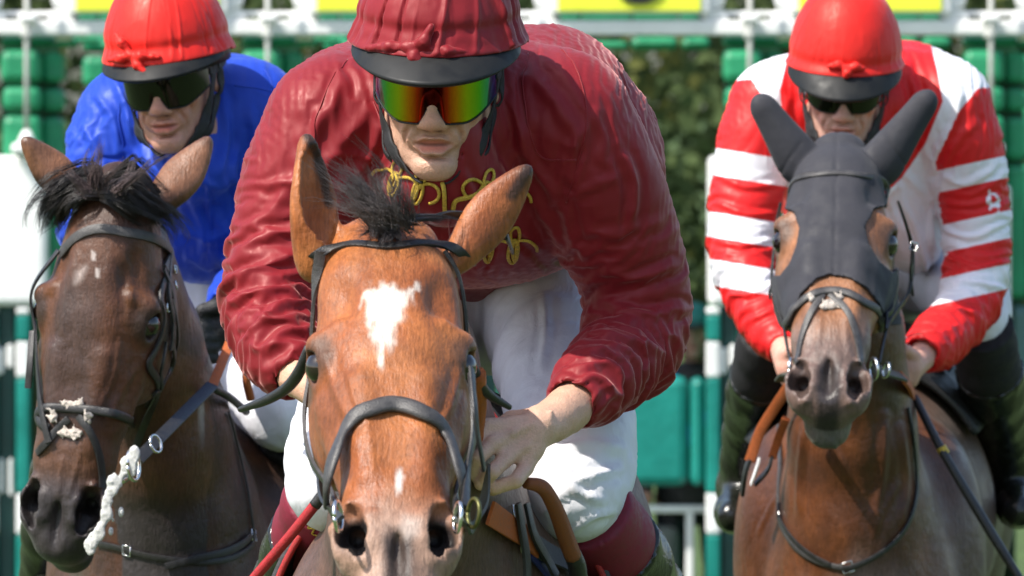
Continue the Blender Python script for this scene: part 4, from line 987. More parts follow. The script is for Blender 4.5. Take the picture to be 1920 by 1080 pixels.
    for ctr, sx, rot in (((770, 340), 1, .22), ((928, 352), -1, -.30), ((935, 455), -1, -.12)):
        for wd in (0,):
            strap('gold_braid', sj, loops(ctr, sx, 1, rot, tr), .0052, .0042, j, M_GOLD, n=170, e=2)
    strap('gold_braid', sj, [(824, 318), (832, 350), (834, 400)], .006, .004, j, M_GOLD); strap('gold_braid', sj, [(905, 352), (880, 368), (853, 376), (848, 400)], .006, .004, j, M_GOLD)
    # breeches, boots
    def br(f):
        for t in (thR, thL): limb(f, t, .04)
        f.ell(P(890, 520, 9.95), (.18, .2, .15), k=.06); f.ell(P(1060, 585, 9.68), (.075, .12, .12), k=.05)
        f.ell(P(1150, 895, 9.2), (.024, .03, .018), k=.02)
    lo, hi = bounds(thR, thL, [(890, 520, 9.95)], pad=.22)
    garment('breeches', body, br, lo, hi, .006, M_BREECHES, [([(1040, 850), (1100, 830), (1165, 840)], 10, 5), ([(1050, 800), (1110, 770), (1165, 750)], 10, 4), ([(1040, 930), (1090, 900), (1160, 880)], 9, 6), ([(1020, 960), (1060, 930), (1090, 920)], 7, 5), ([(1070, 1000), (1110, 970), (1150, 960)], 7, 5), ([(1060, 880), (1080, 920), (1130, 940)], 8, 5), ([(1020, 560), (1025, 620), (1015, 690)], 9, 4)],
            [(.0035, (10, 10, 10), 2), (.002, (26, 26, 26), 6)])
    for sh, ft in ((shR, footR), (shL, footL)):
        bt = thing_part('boot', body)
        lo, hi = bounds(sh, ft, pad=.09)
        ax_ = P(*sh[3][:3]) - P(*sh[1][:3]); c1 = P(*(np.array(sh[0][:3]) * .45 + np.array(sh[1][:3]) * .55)); c2 = P(*(np.array(sh[2][:3]) * .75 + np.array(sh[3][:3]) * .25))
        def bo(f): limb(f, sh[1:], .02, 1.06); limb(f, sh[-1:] + ft, .03); f.cut(c2, -ax_)
        garment('shaft', bt, bo, lo, hi, .006, M_BOOT, (), [(.002, (40, 40, 7), 2)])
        def bd(f): limb(f, sh[:5], .012, 1.02); f.cut(c1, -ax_); f.cut(c2 + unit(ax_) * .03, ax_)
        garment('boot_top', bt, bd, *bounds(sh[:5], pad=.09), .005, M_MAROONBAND)
    p0 = [(578, 968), (583, 976), (580, 984), (588, 990), (590, 998)]
    helmet(fr, body, M_MAROON, .047, .112, .134, .18, (.050, .024), 3, [(-.03, -.131, .062), (-.055, -.12, .060), (-.085, -.1, .054), (-.01, -.136, .070), (.0, -.134, .09), (-.022, -.138, .05), (-.012, -.142, .042), (.02, -.136, .058), (.045, -.125, .056)], .006, .17, .0042, .0018)
    goggles(fr, body, lens_mirror(), zt=.024, zb=-.044, notch=-.022)
    for s in (-1, 1):
        chin_strap(fr, body, [(s * .083, -.0, .04), (s * .08, -.02, -.01), (s * .068, -.035, -.06), (s * .045, -.06, -.103), (s * .012, -.075, -.124)], .019, sf)
        chin_strap(fr, body, [(s * .082, .02, .03), (s * .079, .012, -.03), (s * .062, -.015, -.075), (s * .05, -.04, -.098)], .014, sf)
    return body, sf
JOCKEY_MID, SURF_JMID = jockey_mid()
# ============ the jockey in blue on the left, the jockey in red and white on the right
M_BLUE = m_satin('blue_satin', (.016, .055, .44), .48, .0, tint=(.5, .6, 1), bsc=.0008, sheen=.25, shc=(.4, .55, 1))
M_REDCAP = m_satin('red_satin', (.70, .022, .018), .47, .0, tint=(1, .65, .55), bsc=.001, sheen=.2, shc=(1, .5, .4))
M_REDWHITE = m_satin('red_white_satin', (.66, .014, .016), .47, .0, attr='pat', col2=(.80, .80, .84), tint=(1, .8, .75), bsc=.0008)
M_LENS = lens_plain('dark_lens', (.006, .008, .003))
M_GLOVE = m_plain('black_glove', (.016, .016, .017), .5, .3, 60, .002)
M_BUCKLE = M_STEEL
def jockey_far(label, fr, torso, arms, hands, thighs, shins, jack, jmat, capm, glove, skin, folds_, extra_col=None, hel=None, wrk=None, pattern=None, bootmat=None, cuff=None, gog=None, foot=None, btop=.2, seams=None, seam_m=None, slk=1.0):
    foot = foot or []
    allst = [torso] + arms + thighs + shins + foot
    lo, hi = bounds(*allst, pad=.14); hi[2] = fr.w(0, 0, .13)[2] + .02; hc = fr.c; lo[1] = min(lo[1], hc[1] - .15)
    f = Field(axis(lo[0], hi[0], [(hc[0] - .085, hc[0] + .095, .0026)] + [(P(*h[0])[0] - .06, P(*h[0])[0] + .06, .004) for h in hands], .015),
              axis(lo[1], hi[1], [(hc[1] - .13, hc[1] + .03, .0026)], .010), axis(lo[2], hi[2], [(hc[2] - .14, hc[2] + .05, .0026)] + [(P(*h[0])[2] - .06, P(*h[0])[2] + .06, .004) for h in hands], .016))
    sweep_px(f, [(a, b, y, w_ * .72, d * .7) for a, b, y, w_, d in torso], .03)
    for a in arms: limb(f, a, .02, .6)
    for t in thighs + shins + foot: limb(f, t, .03, .58)
    head_field(f, fr, .006, age=1)
    def hand(f, h, s=1.0):
        c, side, wrist = P(*h[0]), h[1], P(*h[2])
        f.chain([(*wrist, .027 * s), (*c, .030 * s)], .012)
        for i in range(4):
            z = .026 - .0185 * i; k = c + V3(-side * .022, -.022 + .003 * abs(i - 1.5), z); f.chain([(*(c + V3(side * .004, -.005, z * .8)), .017 * s), (*k, .0125 * s)], .010)
            finger(f, [k, k + V3(-side * .012, -.016, -.008), k + V3(-side * .006, -.018, -.026), k + V3(side * .012, -.006, -.026)], .0118 * s, .0095 * s, .003)
        finger(f, [c + V3(side * .012, -.01, .024), c + V3(-side * .006, -.034, .036), c + V3(-side * .03, -.04, .030)], .0135 * s, .0098 * s, .006)
    for h in hands: hand(f, h)
    V, Q = f.mesh(); V = relax(V, Q, 1, .35); c = skin_col(fr, V, skin)
    body = npmesh('person', V, Q, None, M_SKIN, col=c); tag(body, label, 'person', 'jockeys riding the racehorses'); sf = Surf(body)
    lo, hi = bounds(torso, *arms, pad=.13); lo[1] = min(lo[1], hc[1] - .1)
    def jk(f):
        jack(f)
        for h, a in zip(hands, arms):
            w_ = P(*h[2]); e = P(*a[-1][:3]); d = unit(w_ - P(*a[-2][:3])); f.cap(e + d * .02, e + d * .08, .031, .031, .004, True)
        f.ell(fr.w(0, -.03, -.085), (.052, .06, .04), fr.M, .01, True)
    def slack(V, Q):
        U, gu, g0 = arm_dirs(V, vnormals(V, Q), arms, slk, .19, .03, .085, .03, (1, 0, .15)); return drape(V, Q, U, gu, g0, it=240, bend=.11, lo=.007, hi=.014, seed=int(abs(hc[0]) * 100), nsc=13)
    j = garment('silk_jacket', body, jk, lo, hi, .0066, jmat, folds_, (), pattern, slack=slack, sub_=1)
    if glove:
        for h in hands:
            q = P(*h[0]); f = Field(*[axis(q[i] - .1, q[i] + .1, [], .004) for i in range(3)])
            hand(f, h, 1.22); V, Q = f.mesh(); V = relax(V, Q, 1, .35); npmesh('glove', V, Q, body, M_GLOVE)
    sj = Surf(j)
    for pts in (seams or []): strap('seam', sj, pts, .0026, .0022, j, seam_m or jmat, 40, off=.0004, e=2)
    def br(f):
        for t in thighs: limb(f, t, .04)
        a = P(*thighs[0][0][:3]); b = P(*thighs[1][0][:3]); f.ell((a + b) / 2, (.19, .2, .14), k=.06)
        for a, b, y, r in (extra_col or []): f.ell(P(a, b, y), (r * 1.2, r, r), k=.05)
    lo, hi = bounds(*thighs, pad=.2)
    garment('breeches', body, br, lo, hi, .007, M_BREECHES, (), [(.0035, (12, 12, 12), 2), (.0016, (34, 34, 34), 4)])
    for i, sh in enumerate(shins):
        bt = thing_part('boot', body); ft = foot[i] if foot else []
        ax_ = P(*sh[3][:3]) - P(*sh[1][:3]); c1 = P(*(np.array(sh[0][:3]) * btop + np.array(sh[1][:3]) * (1 - btop))); c2 = P(*(np.array(sh[2][:3]) * .8 + np.array(sh[3][:3]) * .2))
        def bo(f):
            limb(f, sh[1:], .02, 1.06)
            if ft: limb(f, sh[-1:] + ft, .03)
            f.cut(c2, -ax_)
        lo, hi = bounds(sh, *([ft] if ft else []), pad=.09); garment('shaft', bt, bo, lo, hi, .007, M_BOOT, (), [(.0025, (30, 30, 9), 2)])
        def bd(f): limb(f, sh[:5], .012, 1.02); f.cut(c1, -ax_); f.cut(c2 + unit(ax_) * .03, ax_)
        garment('boot_top', bt, bd, *bounds(sh[:5], pad=.09), .006, bootmat or M_SOCK)
    helmet(fr, body, capm, *hel)
    goggles(fr, body, M_LENS, **(gog or {}))
    for s in (-1, 1):
        chin_strap(fr, body, [(s * .083, -.0, .04), (s * .08, -.02, -.01), (s * .068, -.035, -.06), (s * .045, -.06, -.103), (s * .012, -.072, -.122)], .022, sf)
        chin_strap(fr, body, [(s * .084, .02, .03), (s * .081, .012, -.03), (s * .064, -.015, -.075), (s * .05, -.04, -.098)], .020, sf)
    return body, sf
KNOT = [(-.03, -.133, .062), (-.045, -.128, .085), (-.055, -.12, .098), (-.018, -.14, .045), (-.006, -.146, .034), (-.05, -.13, .058), (-.075, -.118, .055), (-.012, -.138, .06), (.02, -.136, .055)]
KNOT3 = [(.005, -.137, .058), (-.012, -.134, .064), (-.03, -.131, .06), (.02, -.135, .062), (.035, -.131, .058), (.005, -.14, .05), (.002, -.143, .045)]
def jockey_blue():
    fr = Frame(P(322, 142, 11.66), R(9), R(13), R(-5), 1.02)
    Y0 = 11.8
    torso = [(345, 225, Y0, .11, .09), (350, 275, Y0 + .1, .185, .145), (355, 305, Y0 + .3, .195, .155), (370, 350, Y0 + .5, .175, .14), (385, 420, Y0 + .7, .15, .13)]
    aL = densify([(228, 222, Y0 + .02, .075), (190, 330, Y0, .066), (178, 470, Y0 - .05, .055), (230, 570, Y0 - .15, .045), (270, 610, Y0 - .2, .038)], 8)
    aR = densify([(482, 215, Y0 + .02, .078), (505, 340, Y0 + .05, .07), (505, 470, Y0 + .08, .06), (465, 540, Y0 - .02, .05), (432, 572, Y0 - .1, .042)], 9)
    hands = [((290, 625, Y0 - .3), -1, (272, 610, Y0 - .22)), ((412, 612, Y0 - .2), 1, (430, 575, Y0 - .1))]
    thL = densify([(290, 560, 12.4, .1), (200, 700, 12.0, .085), (150, 780, 11.75, .07)], 6)
    thR = densify([(430, 575, 12.35, .105), (490, 680, 12.0, .085), (530, 775, 11.72, .068)], 7)
    shR = densify([(532, 775, 11.72, .06), (565, 860, 11.85, .060), (610, 980, 12.1, .054), (640, 1080, 12.25, .046)], 8)
    shL = densify([(148, 780, 11.75, .06), (130, 860, 11.9, .058), (100, 980, 12.1, .052), (90, 1080, 12.25, .046)], 8)
    feet = [[(642, 1085, 12.25, .04), (632, 1120, 12.1, .036)], [(90, 1085, 12.25, .04), (98, 1120, 12.1, .036)]]
    def jack(f):
        sweep_px(f, torso, .03, 2.6)
        f.cap(P(245, 218, Y0 + .05), P(470, 205, Y0 + .05), .082, .088, .06); f.ell(P(430, 205, Y0 + .28), (.13, .2, .105), k=.05)
        f.ell(P(365, 385, Y0 + .15), (.165, .18, .135), k=.06); f.ell(P(395, 470, Y0 + .25), (.075, .15, .055), k=.05)
        limb(f, aL, .035); limb(f, aR, .035); f.ell(P(345, 255, Y0 - .06), (.062, .07, .07), k=.03); f.ell(P(350, 320, Y0 - .06), (.09, .08, .06), k=.04)
    st = [([(215, 150), (240, 210), (250, 260)], 9, 5), ([(255, 160), (280, 230), (300, 290)], 8, 6), ([(200, 230), (230, 270), (250, 330)], 8, 6), ([(160, 240), (190, 300), (200, 340)], 9, 5),
          ([(180, 180), (215, 230), (225, 290)], 7, 5), ([(235, 215), (262, 250), (272, 300)], 6, 6), ([(255, 200), (270, 240), (295, 260)], 6, 4), ([(420, 160), (470, 165), (520, 185)], 5, 3), ([(420, 190), (425, 260), (410, 330)], 9, 5),
          ([(470, 210), (480, 280), (470, 350)], 9, 5), ([(350, 320), (400, 350), (440, 340)], 9, 5), ([(345, 430), (390, 450), (430, 430)], 8, 5), ([(350, 480), (390, 500), (430, 480)], 7, 4), ([(360, 380), (380, 430), (375, 490)], 8, 4),
          ([(400, 400), (430, 450), (435, 520)], 8, 4), ([(465, 400), (490, 430), (530, 430)], 8, 4), ([(455, 250), (440, 320), (450, 400)], 7, 4), ([(390, 300), (392, 400), (398, 500)], 3, 3)]
    st = [(p, w_, m * .8) for p, w_, m in st]
    return jockey_far('jockey in royal blue silks, a red cap and dark goggles', fr, torso, [aL, aR], hands, [thL, thR], [shL, shR], jack, M_BLUE, M_REDCAP, True, (.56, .28, .20), st,
                      hel=(.038, .112, .134, .188, (.030, .018), 8, KNOT, .004, .13, .0016), seams=[[(250, 150), (222, 220), (232, 300), (250, 330)], [(495, 130), (520, 200), (515, 300), (500, 380)], [(440, 160), (520, 180), (540, 240)], [(390, 310), (394, 420), (400, 510)]], foot=feet, gog=dict(zt=.020, zb=-.042, notch=-.022), extra_col=[(395, 545, 12.15, .10)])
J_BLUE, SURF_JBLUE = jockey_blue()

def jockey_red():
    Y0 = 12.95
    fr = Frame(P(1583, 157, 12.8), R(12), R(3), R(2), 1.02)
    torso = [(1600, 190, Y0, .11, .09), (1607, 228, Y0 + .1, .2, .145), (1612, 250, Y0 + .3, .21, .16), (1620, 320, Y0 + .5, .18, .14), (1630, 400, Y0 + .7, .15, .13)]
    aL = densify([(1440, 200, Y0, .078), (1404, 340, Y0 - .02, .069), (1392, 480, Y0 - .08, .061), (1430, 590, Y0 - .18, .05), (1468, 650, Y0 - .26, .036)], 10)
    aR = densify([(1778, 200, Y0, .084), (1818, 330, Y0 + .02, .07), (1832, 470, Y0 + .02, .061), (1818, 565, Y0 - .04, .056), (1768, 630, Y0 - .16, .048), (1735, 655, Y0 - .24, .046)], 11)
    hands = [((1482, 688, Y0 - .34), -1, (1470, 655, Y0 - .28)), ((1702, 690, Y0 - .34), 1, (1730, 668, Y0 - .26))]
    thL = densify([(1530, 480, 13.6, .1), (1470, 550, 13.2, .08), (1444, 612, 12.97, .056)], 6)
    thR = densify([(1740, 480, 13.6, .1), (1806, 540, 13.2, .078), (1836, 600, 12.97, .056)], 6)
    shR = densify([(1843, 610, 12.95, .060), (1856, 700, 13.05, .062), (1880, 800, 13.25, .054), (1898, 900, 13.4, .046)], 8)
    shL = densify([(1442, 620, 12.95, .060), (1428, 710, 13.05, .060), (1408, 800, 13.25, .05), (1392, 910, 13.4, .044)], 8)
    feet = [[(1392, 925, 13.4, .04), (1380, 960, 13.25, .038), (1374, 968, 13.15, .032)], [(1900, 915, 13.4, .04), (1908, 950, 13.25, .038), (1910, 958, 13.15, .032)]]
    def jack(f):
        sweep_px(f, torso, .03, 2.6)
        f.cap(P(1460, 195, Y0 + .04), P(1765, 190, Y0 + .04), .085, .09, .06); f.ell(P(1690, 178, Y0 + .28), (.14, .2, .105), k=.05)
        f.ell(P(1625, 350, Y0 + .15), (.155, .18, .15), k=.06); f.ell(P(1715, 440, Y0 + .2), (.06, .14, .08), k=.05)
        limb(f, aL, .03); limb(f, aR, .03); f.ell(P(1600, 235, Y0 - .06), (.062, .07, .07), k=.03); f.ell(P(1600, 340, Y0 - .08), (.09, .08, .06), k=.04)
        f.ell(P(1762, 632, Y0 - .16), (.052, .05, .052), k=.02)
    AL, AR = np.array([P(*a[:3]) for a in aL]), np.array([P(*a[:3]) for a in aR])
    def pattern(V, N):
        px, py = proj(V); y = V[:, 1]
        s = FPX / y; k = 1 / s
        # along the sleeves: rings with the tilt seen in the photograph
        tR = py - (px - 1825) * -.22; tL = py - (px - 1400) * .16
        def rings(t, edges):
            d = np.full(len(t), -99.)             # negative red, positive white
            for a, b in edges: d = np.maximum(d, np.minimum(t - a, b - t))
            return d
        dR = rings(tR, [(305, 347), (409, 461), (509, 556)]); dL = rings(tL, [(287, 338), (408, 455), (497, 546)])
        armR = inpoly_sd(px, py, [(1700, 700), (1700, 600), (1742, 548), (1778, 470), (1757, 350), (1755, 300), (1800, 205), (1835, 165), (1980, 160), (1980, 720)])
        armL = inpoly_sd(px, py, [(1300, 160), (1409, 148), (1440, 200), (1464, 240), (1500, 330), (1470, 480), (1520, 720), (1300, 720)])
        body = np.full(len(V), 60.)               # the body is white with a red yoke running to a point at the chest
        yoke = inpoly_sd(px, py, [(1476, 60), (1478, 100), (1462, 170), (1466, 215), (1500, 300), (1600, 420), (1690, 335), (1735, 270), (1768, 190), (1757, 130), (1746, 84), (1740, 40), (1476, 40)])
        body = np.minimum(body, yoke); body = np.minimum(body, np.maximum(armR, 0) + 1.5); body = np.minimum(body, np.maximum(armL, 0) + 1.5)
        d = body
        d = np.where(armR < 0, np.where(tR < 556, np.where(tR < 290, -np.minimum(np.abs(armR) + 1.5, 305 - tR), dR), -np.minimum(60, tR - 556)), d)
        d = np.where(armL < 0, np.where(tL < 546, np.where(tL < 275, -np.minimum(np.abs(armL) + 1.5, 287 - tL), dL), -np.minimum(60, tL - 546)), d)
        # badge on the sleeve
        bd = np.minimum(np.minimum(np.abs(np.hypot(px - 1862, py - 375) - 11) - 2.5, np.abs(np.hypot(px - 1866, py - 391) - 9) - 2.5), np.abs(px - 1856 - (py - 370) * .1) + np.maximum(0, np.abs(py - 372) - 18) - 2.2)
        d = np.where((armR < 0) & (tR > 352) & (tR < 404) & (N[:, 1] < .1), np.maximum(d, -bd), d)
        return {'pat': d * k}
    st = [([(1480, 190), (1470, 240), (1500, 290)], 8, 5), ([(1500, 200), (1510, 260), (1540, 300)], 8, 5), ([(1700, 120), (1720, 200), (1700, 280)], 9, 5), ([(1800, 180), (1790, 230), (1760, 280)], 8, 5), ([(1830, 230), (1800, 260), (1770, 310)], 7, 4),
          ([(1770, 330), (1810, 345), (1860, 320)], 6, 5), ([(1770, 380), (1820, 385), (1870, 370)], 6, 4), ([(1775, 430), (1820, 445), (1880, 420)], 6, 5), ([(1780, 480), (1830, 500), (1885, 490)], 6, 5), ([(1785, 530), (1830, 530), (1880, 540)], 6, 5),
          ([(1350, 330), (1400, 350), (1450, 345)], 6, 5), ([(1345, 380), (1400, 400), (1450, 400)], 6, 5), ([(1345, 450), (1390, 460), (1440, 450)], 6, 4), ([(1370, 550), (1410, 550), (1450, 530)], 6, 5), ([(1400, 600), (1430, 590), (1460, 570)], 6, 4), ([(1760, 590), (1800, 580), (1840, 590)], 6, 4),
          ([(1735, 610), (1765, 620), (1795, 610)], 4, 3), ([(1730, 650), (1760, 640), (1795, 650)], 4, 3), ([(1690, 380), (1720, 440), (1740, 520)], 7, 4), ([(1700, 330), (1740, 380), (1750, 460)], 7, 4)]
    st = [(p, w_, m * .8) for p, w_, m in st] + auto_folds(10, [(1720, 600), (1800, 600), (1800, 690), (1720, 680)], lambda x, y: .2, 15, (20, 50), (3, 4), (1.5, 3))
    body, sf = jockey_far('jockey in red and white hooped silks and a plain red cap with goggles', fr, torso, [aL, aR], hands, [thL, thR], [shL, shR], jack, M_REDWHITE, M_REDCAP, False, (.64, .35, .265), st,
                      hel=(.038, .111, .132, .20, (.040, .036), 5, KNOT3, .004, .08, .0009), pattern=pattern, btop=.95, foot=feet, gog=dict(zt=.012, zb=-.036, notch=-.020))
    return body, sf
J_RED, SURF_JRED = jockey_red()
# ------------------------------------------------------------------ hood, bridles, breast straps, saddles, whips
M_HOOD = m_plain('hood_cloth', (.024, .024, .031), .8, .15, 30, .0, sheen=.05)
bump(M_HOOD, [(nz(M_HOOD, 700, 1), .3), (nz(M_HOOD, 12, 3), 3)], .0012)
M_SADDLE = m_plain('saddle_cloth', (.017, .017, .019), .6, .3, 20, .002)
M_GREYCLOTH = m_plain('grey_cloth', (.045, .045, .05), .7, .25, 30, .002)
M_TAN = m_plain('tan_suede', (.50, .30, .12), .8, .15, 60, .001)
M_REDROPE = m_plain('red_piping', (.42, .02, .02), .5, .2, 200, .0015)
M_NAVY = m_plain('navy_cloth', (.015, .02, .11), .7, .2, 60)
M_OLIVE = m_plain('olive_webbing', (.045, .05, .032), .6, .25, 120, .001)
M_WHITEC = m_plain('white_webbing', (.75, .75, .75), .6, .1, 80)

def make_hood():
    me = HORSE_HOOD.data; n = len(me.vertices); V = np.empty(n * 3, np.float32); me.vertices.foreach_get('co', V); V = V.reshape(-1, 3).astype(float)
    Q = np.empty(len(me.polygons) * 4, np.int32); me.polygons.foreach_get('vertices', Q); Q = Q.reshape(-1, 4)
    outer = [(1360, 100), (1800, 100), (1800, 520), (1700, 608), (1660, 610), (1655, 592), (1643, 568), (1622, 541), (1592, 522), (1555, 516), (1530, 525), (1504, 552), (1490, 588), (1484, 610), (1430, 610), (1430, 320), (1360, 320)]
    hl = [(1430, 384), (1466, 388), (1492, 400), (1503, 430), (1497, 466), (1485, 497), (1468, 518), (1430, 516)]
    hr = [(1720, 380), (1668, 384), (1638, 394), (1618, 426), (1624, 459), (1642, 490), (1668, 512), (1684, 500), (1720, 500)]
    def sd(px, py): return np.maximum(np.maximum(inpoly_sd(px, py, outer), -inpoly_sd(px, py, hl)), -inpoly_sd(px, py, hr))
    px, py = proj(V); d = sd(px, py); back = (V[:, 1] > 12.38) | (V[:, 2] < 1.5) & (V[:, 1] > 12.27)
    d = np.where(back, 50, d)
    keep = (d[Q] < 0).any(1) & ~back[Q].any(1); Q = Q[keep]; N = vnormals(V, np.vstack([Q]))
    for _ in range(2):
        out = (d > 0) & ~back & (d < 12); gx = (sd(px + 1, py) - sd(px - 1, py)) / 2; gy = (sd(px, py + 1) - sd(px, py - 1)) / 2; g = gx ** 2 + gy ** 2 + 1e-6
        s_ = V[:, 1] / FPX; V[out, 0] += (-d * gx / g * s_)[out]; V[out, 2] -= (-d * gy / g * s_)[out]; px, py = proj(V); d = np.where(back, 50, sd(px, py))
    u, inv = np.unique(Q, return_inverse=True); V2 = V[u]; N2 = N[u]; Q2 = inv.reshape(Q.shape)
    V2 = V2 + N2 * .0045
    px, py = proj(V2); seam = np.exp(-((px - 1568 + (py - 300) * .02) / 2.2) ** 2) * (py < 520); V2 = V2 - N2 * (.0022 * seam)[:, None]
    for c, sx in ((1500, 1), (1668, -1)):      # seams where the ear covers are sewn on
        dd = line_d(px, py, spline([(c - 38 * sx, 330), (c - 22 * sx, 300), (c + 2 * sx, 268)], 8)); V2 = V2 - N2 * (.002 * np.exp(-(dd / 2.2) ** 2))[:, None]
    o = npmesh('hood', V2, Q2, HORSE_HOOD, M_HOOD); m = o.modifiers.new('thick', 'SOLIDIFY'); m.thickness = .004; m.offset = 0
    return Surf(o, HORSE_HOOD)
SURF_HOOD2 = make_hood()
def ring(name, c, r, t, parent, m, nrm=(0, -1, .2)):
    n = unit(nrm); a = unit(np.cross(n, [0, 0, 1.])); b = np.cross(n, a); th = np.linspace(0, 2 * np.pi, 25)
    V, F = tube_geo(np.asarray(c) + r * (np.cos(th)[:, None] * a + np.sin(th)[:, None] * b), t, sides=8); return pymesh(name, V, F, parent, m, True)
def buckle(surf, px, py, parent, wd=.016, ang=0, Y=None):
    g = surf.at((px, py), .004) if Y is None else (P(px, py, Y), V3(0, -1, 0))
    if not g: return
    c, n = g; a = unit(np.cross(n, [math.sin(ang), 0, math.cos(ang)])); b = np.cross(n, a); h = wd / 2
    pts = [c + a * x * h + b * y * h * 1.1 for x, y in ((-1, -1), (1, -1), (1, 1), (-1, 1), (-1, -1))]
    V, F = tube_geo(np.repeat(pts, 1, 0), .0016, sides=6); pymesh('buckle', V, F, parent, M_STEEL, True)
def fluff(name, surf, c, rx, ry, n, parent, m, seed):
    rng = np.random.default_rng(seed); f = None; g = []
    for _ in range(n):
        a = rng.random() * 6.283; r = math.sqrt(rng.random()); q = surf.at((c[0] + rx * r * math.cos(a), c[1] + ry * r * math.sin(a)), .003)
        if q: g.append(q)
    P0 = np.array([q[0] for q in g]); f = Field(*[axis(P0[:, i].min() - .02, P0[:, i].max() + .02, [], .0022) for i in range(3)])
    for q, nn in g:
        tip = q + nn * (.002 + .003 * rng.random()) + rng.normal(0, .004, 3) * [1, .3, 1]; f.cap(q, tip, .0034, .0014, .002)
    V, Q = f.mesh(); return npmesh(name, V, Q, parent, m)

GB = 'bridles on the racehorses'; GS = 'saddles on the racehorses'
# --- bridle of the middle bay
B = thing('bridle', 'black bridle with a broad stitched noseband on the white starred bay', 'bridle', P(735, 700, 8.2), GB); sm = SURF_MID
strap('noseband', sm, [(612, 945, 8.2), (613, 905, 8.18), (627, 852, 8.19), (656, 802), (702, 768), (745, 761), (792, 777), (832, 814), (856, 858, 8.19), (868, 905, 8.18), (870, 945, 8.2)], .0235, .009, B, M_GREYLEATHER, 60, e=2.6)
for a, b in (((575, 430, 8.5, 1), (585, 470, 8.4, 1)),): pass
strap('browband', sm, [(575, 500, 8.52, 1), (592, 478), (640, 464), (728, 466), (810, 460), (856, 468), (885, 500, 8.52, 1)], .013, .005, B, M_LEATHER, 50)
strap('headpiece', sm, [(775, 408, 8.47), (840, 402, 8.5), (900, 412, 8.52), (945, 438, 8.56), (960, 470, 8.62)], .012, .004, B, M_LEATHER, 30, snap=False)
strap('cheek_strap', sm, [(850, 455, 8.46, 1), (880, 560, 8.46, 1), (905, 690, 8.46, 1), (905, 770, 8.4, 1), (890, 850, 8.34, 1), (880, 920, 8.26, 1), (862, 965, 8.14)], .0145, .005, B, M_LEATHER, 50, off=.006)
strap('cheek_strap', sm, [(598, 470, 8.46, 1), (560, 580, 8.46, 1), (545, 700, 8.46, 1), (555, 790, 8.4, 1), (582, 870, 8.34, 1), (612, 930, 8.24, 1), (632, 968, 8.12)], .0145, .005, B, M_GREYLEATHER, 50, off=.006)
strap('strap_end', sm, [(884, 690, 8.27), (890, 760, 8.22), (896, 815, 8.22), (908, 882, 8.24)], .010, .004, B, M_LEATHER, 24, snap=False)
strap('cheek_strap', sm, [(884, 700, 8.3), (888, 800, 8.26), (878, 880, 8.2), (872, 950, 8.12)], .011, .004, B, M_LEATHER, 24, snap=False)
ring('bit_ring', P(858, 970, 8.08), .019, .0026, B, M_STEEL, (-.97, -.22, .1)); ring('bit_ring', P(634, 968, 8.08), .019, .0026, B, M_STEEL, (.97, -.22, .1))
ring('rein_ring', P(888, 962, 8.1), .018, .0028, B, mat('brass', (.10, .10, .03), .4, metal=.6), (-.9, -.4, .1))
strap('rein', sm, [(858, 975, 8.08), (885, 990, 8.2), (905, 950, 8.5), (915, 880, 8.76)], .016, .005, B, M_OLIVE, 24, snap=False)
strap('rein', sm, [(636, 975, 8.08), (606, 930, 8.3), (600, 800, 8.6), (590, 740, 8.8)], .016, .005, B, M_LEATHER, 24, snap=False)
tube('rein_grip', [P(897, 700, 8.62), P(899, 760, 8.7), P(893, 820, 8.8), P(898, 850, 8.83)], .0105, B, M_ORANGE)
tube('rein_loop', [P(880, 660, 8.6), P(892, 700, 8.62), P(912, 735, 8.66), (P(956, 764, 8.7))], [.005, .007, .007, .004], B, M_LEATHER)
tube('rein_loop', [P(578, 650, 8.6), P(562, 695, 8.62), P(538, 727, 8.66), P(500, 750, 8.7), P(450, 768, 8.76)], [.005, .008, .008, .007, .004], B, M_LEATHER)
tube('rein_grip', [P(985, 905, 8.84), P(1018, 915, 8.86), P(1042, 955, 8.9), P(1062, 1010, 8.95), P(1074, 1042, 8.98)], [.008, .0105, .0115, .0125, .0125], B, m_plain('brown_rubber', (.27, .075, .022), .6, .2, 220, .0015))
tube('rein_end', [P(1072, 1036, 8.98), P(1082, 1062, 9.0), P(1086, 1100, 9.05)], .0128, B, M_LEATHER)
# --- bridle of the dark bay
B = thing('bridle', 'grey leather bridle with a fleece noseband pad on the dark brown horse', 'bridle', P(180, 700, 10.9), GB); sm = SURF_DARK
strap('browband', sm, [(76, 470, 11.05, 1), (83, 446), (108, 436), (172, 431), (240, 437), (296, 452), (318, 474), (325, 500, 11.1, 1)], .0165, .006, B, M_GREYLEATHER, 50)
for pts, wd in (([(318, 470), (338, 540, 11.08, 1), (342, 610, 11.1, 1), (336, 660, 11.1, 1)], .013), ([(318, 475), (326, 540, 11.04, 1), (336, 590, 11.06, 1), (330, 660, 11.04, 1), (316, 700, 11.0, 1), (296, 720), (272, 790), (256, 838)], .013),
                ([(322, 500, 11.08, 1), (342, 560, 11.1, 1), (338, 640, 11.1, 1), (350, 690, 11.16, 1)], .010), ([(318, 560), (328, 620), (318, 690), (334, 770, 11.08, 1)], .010), ([(308, 640), (296, 700), (276, 760)], .009)):
    strap('cheek_strap', sm, pts, wd, .0045, B, M_LEATHER, 40, off=.005)
strap('cheek_strap', sm, [(76, 462, 11.06, 1), (50, 540, 11.08, 1), (40, 620, 11.08, 1), (44, 700, 11.04, 1), (58, 780, 10.98, 1), (66, 830, 10.92, 1)], .012, .005, B, M_LEATHER, 40, off=.006)
strap('strap_end', sm, [(60, 620, 10.92), (56, 680, 10.9), (52, 728, 10.9)], .011, .004, B, M_LEATHER, 16, snap=False)
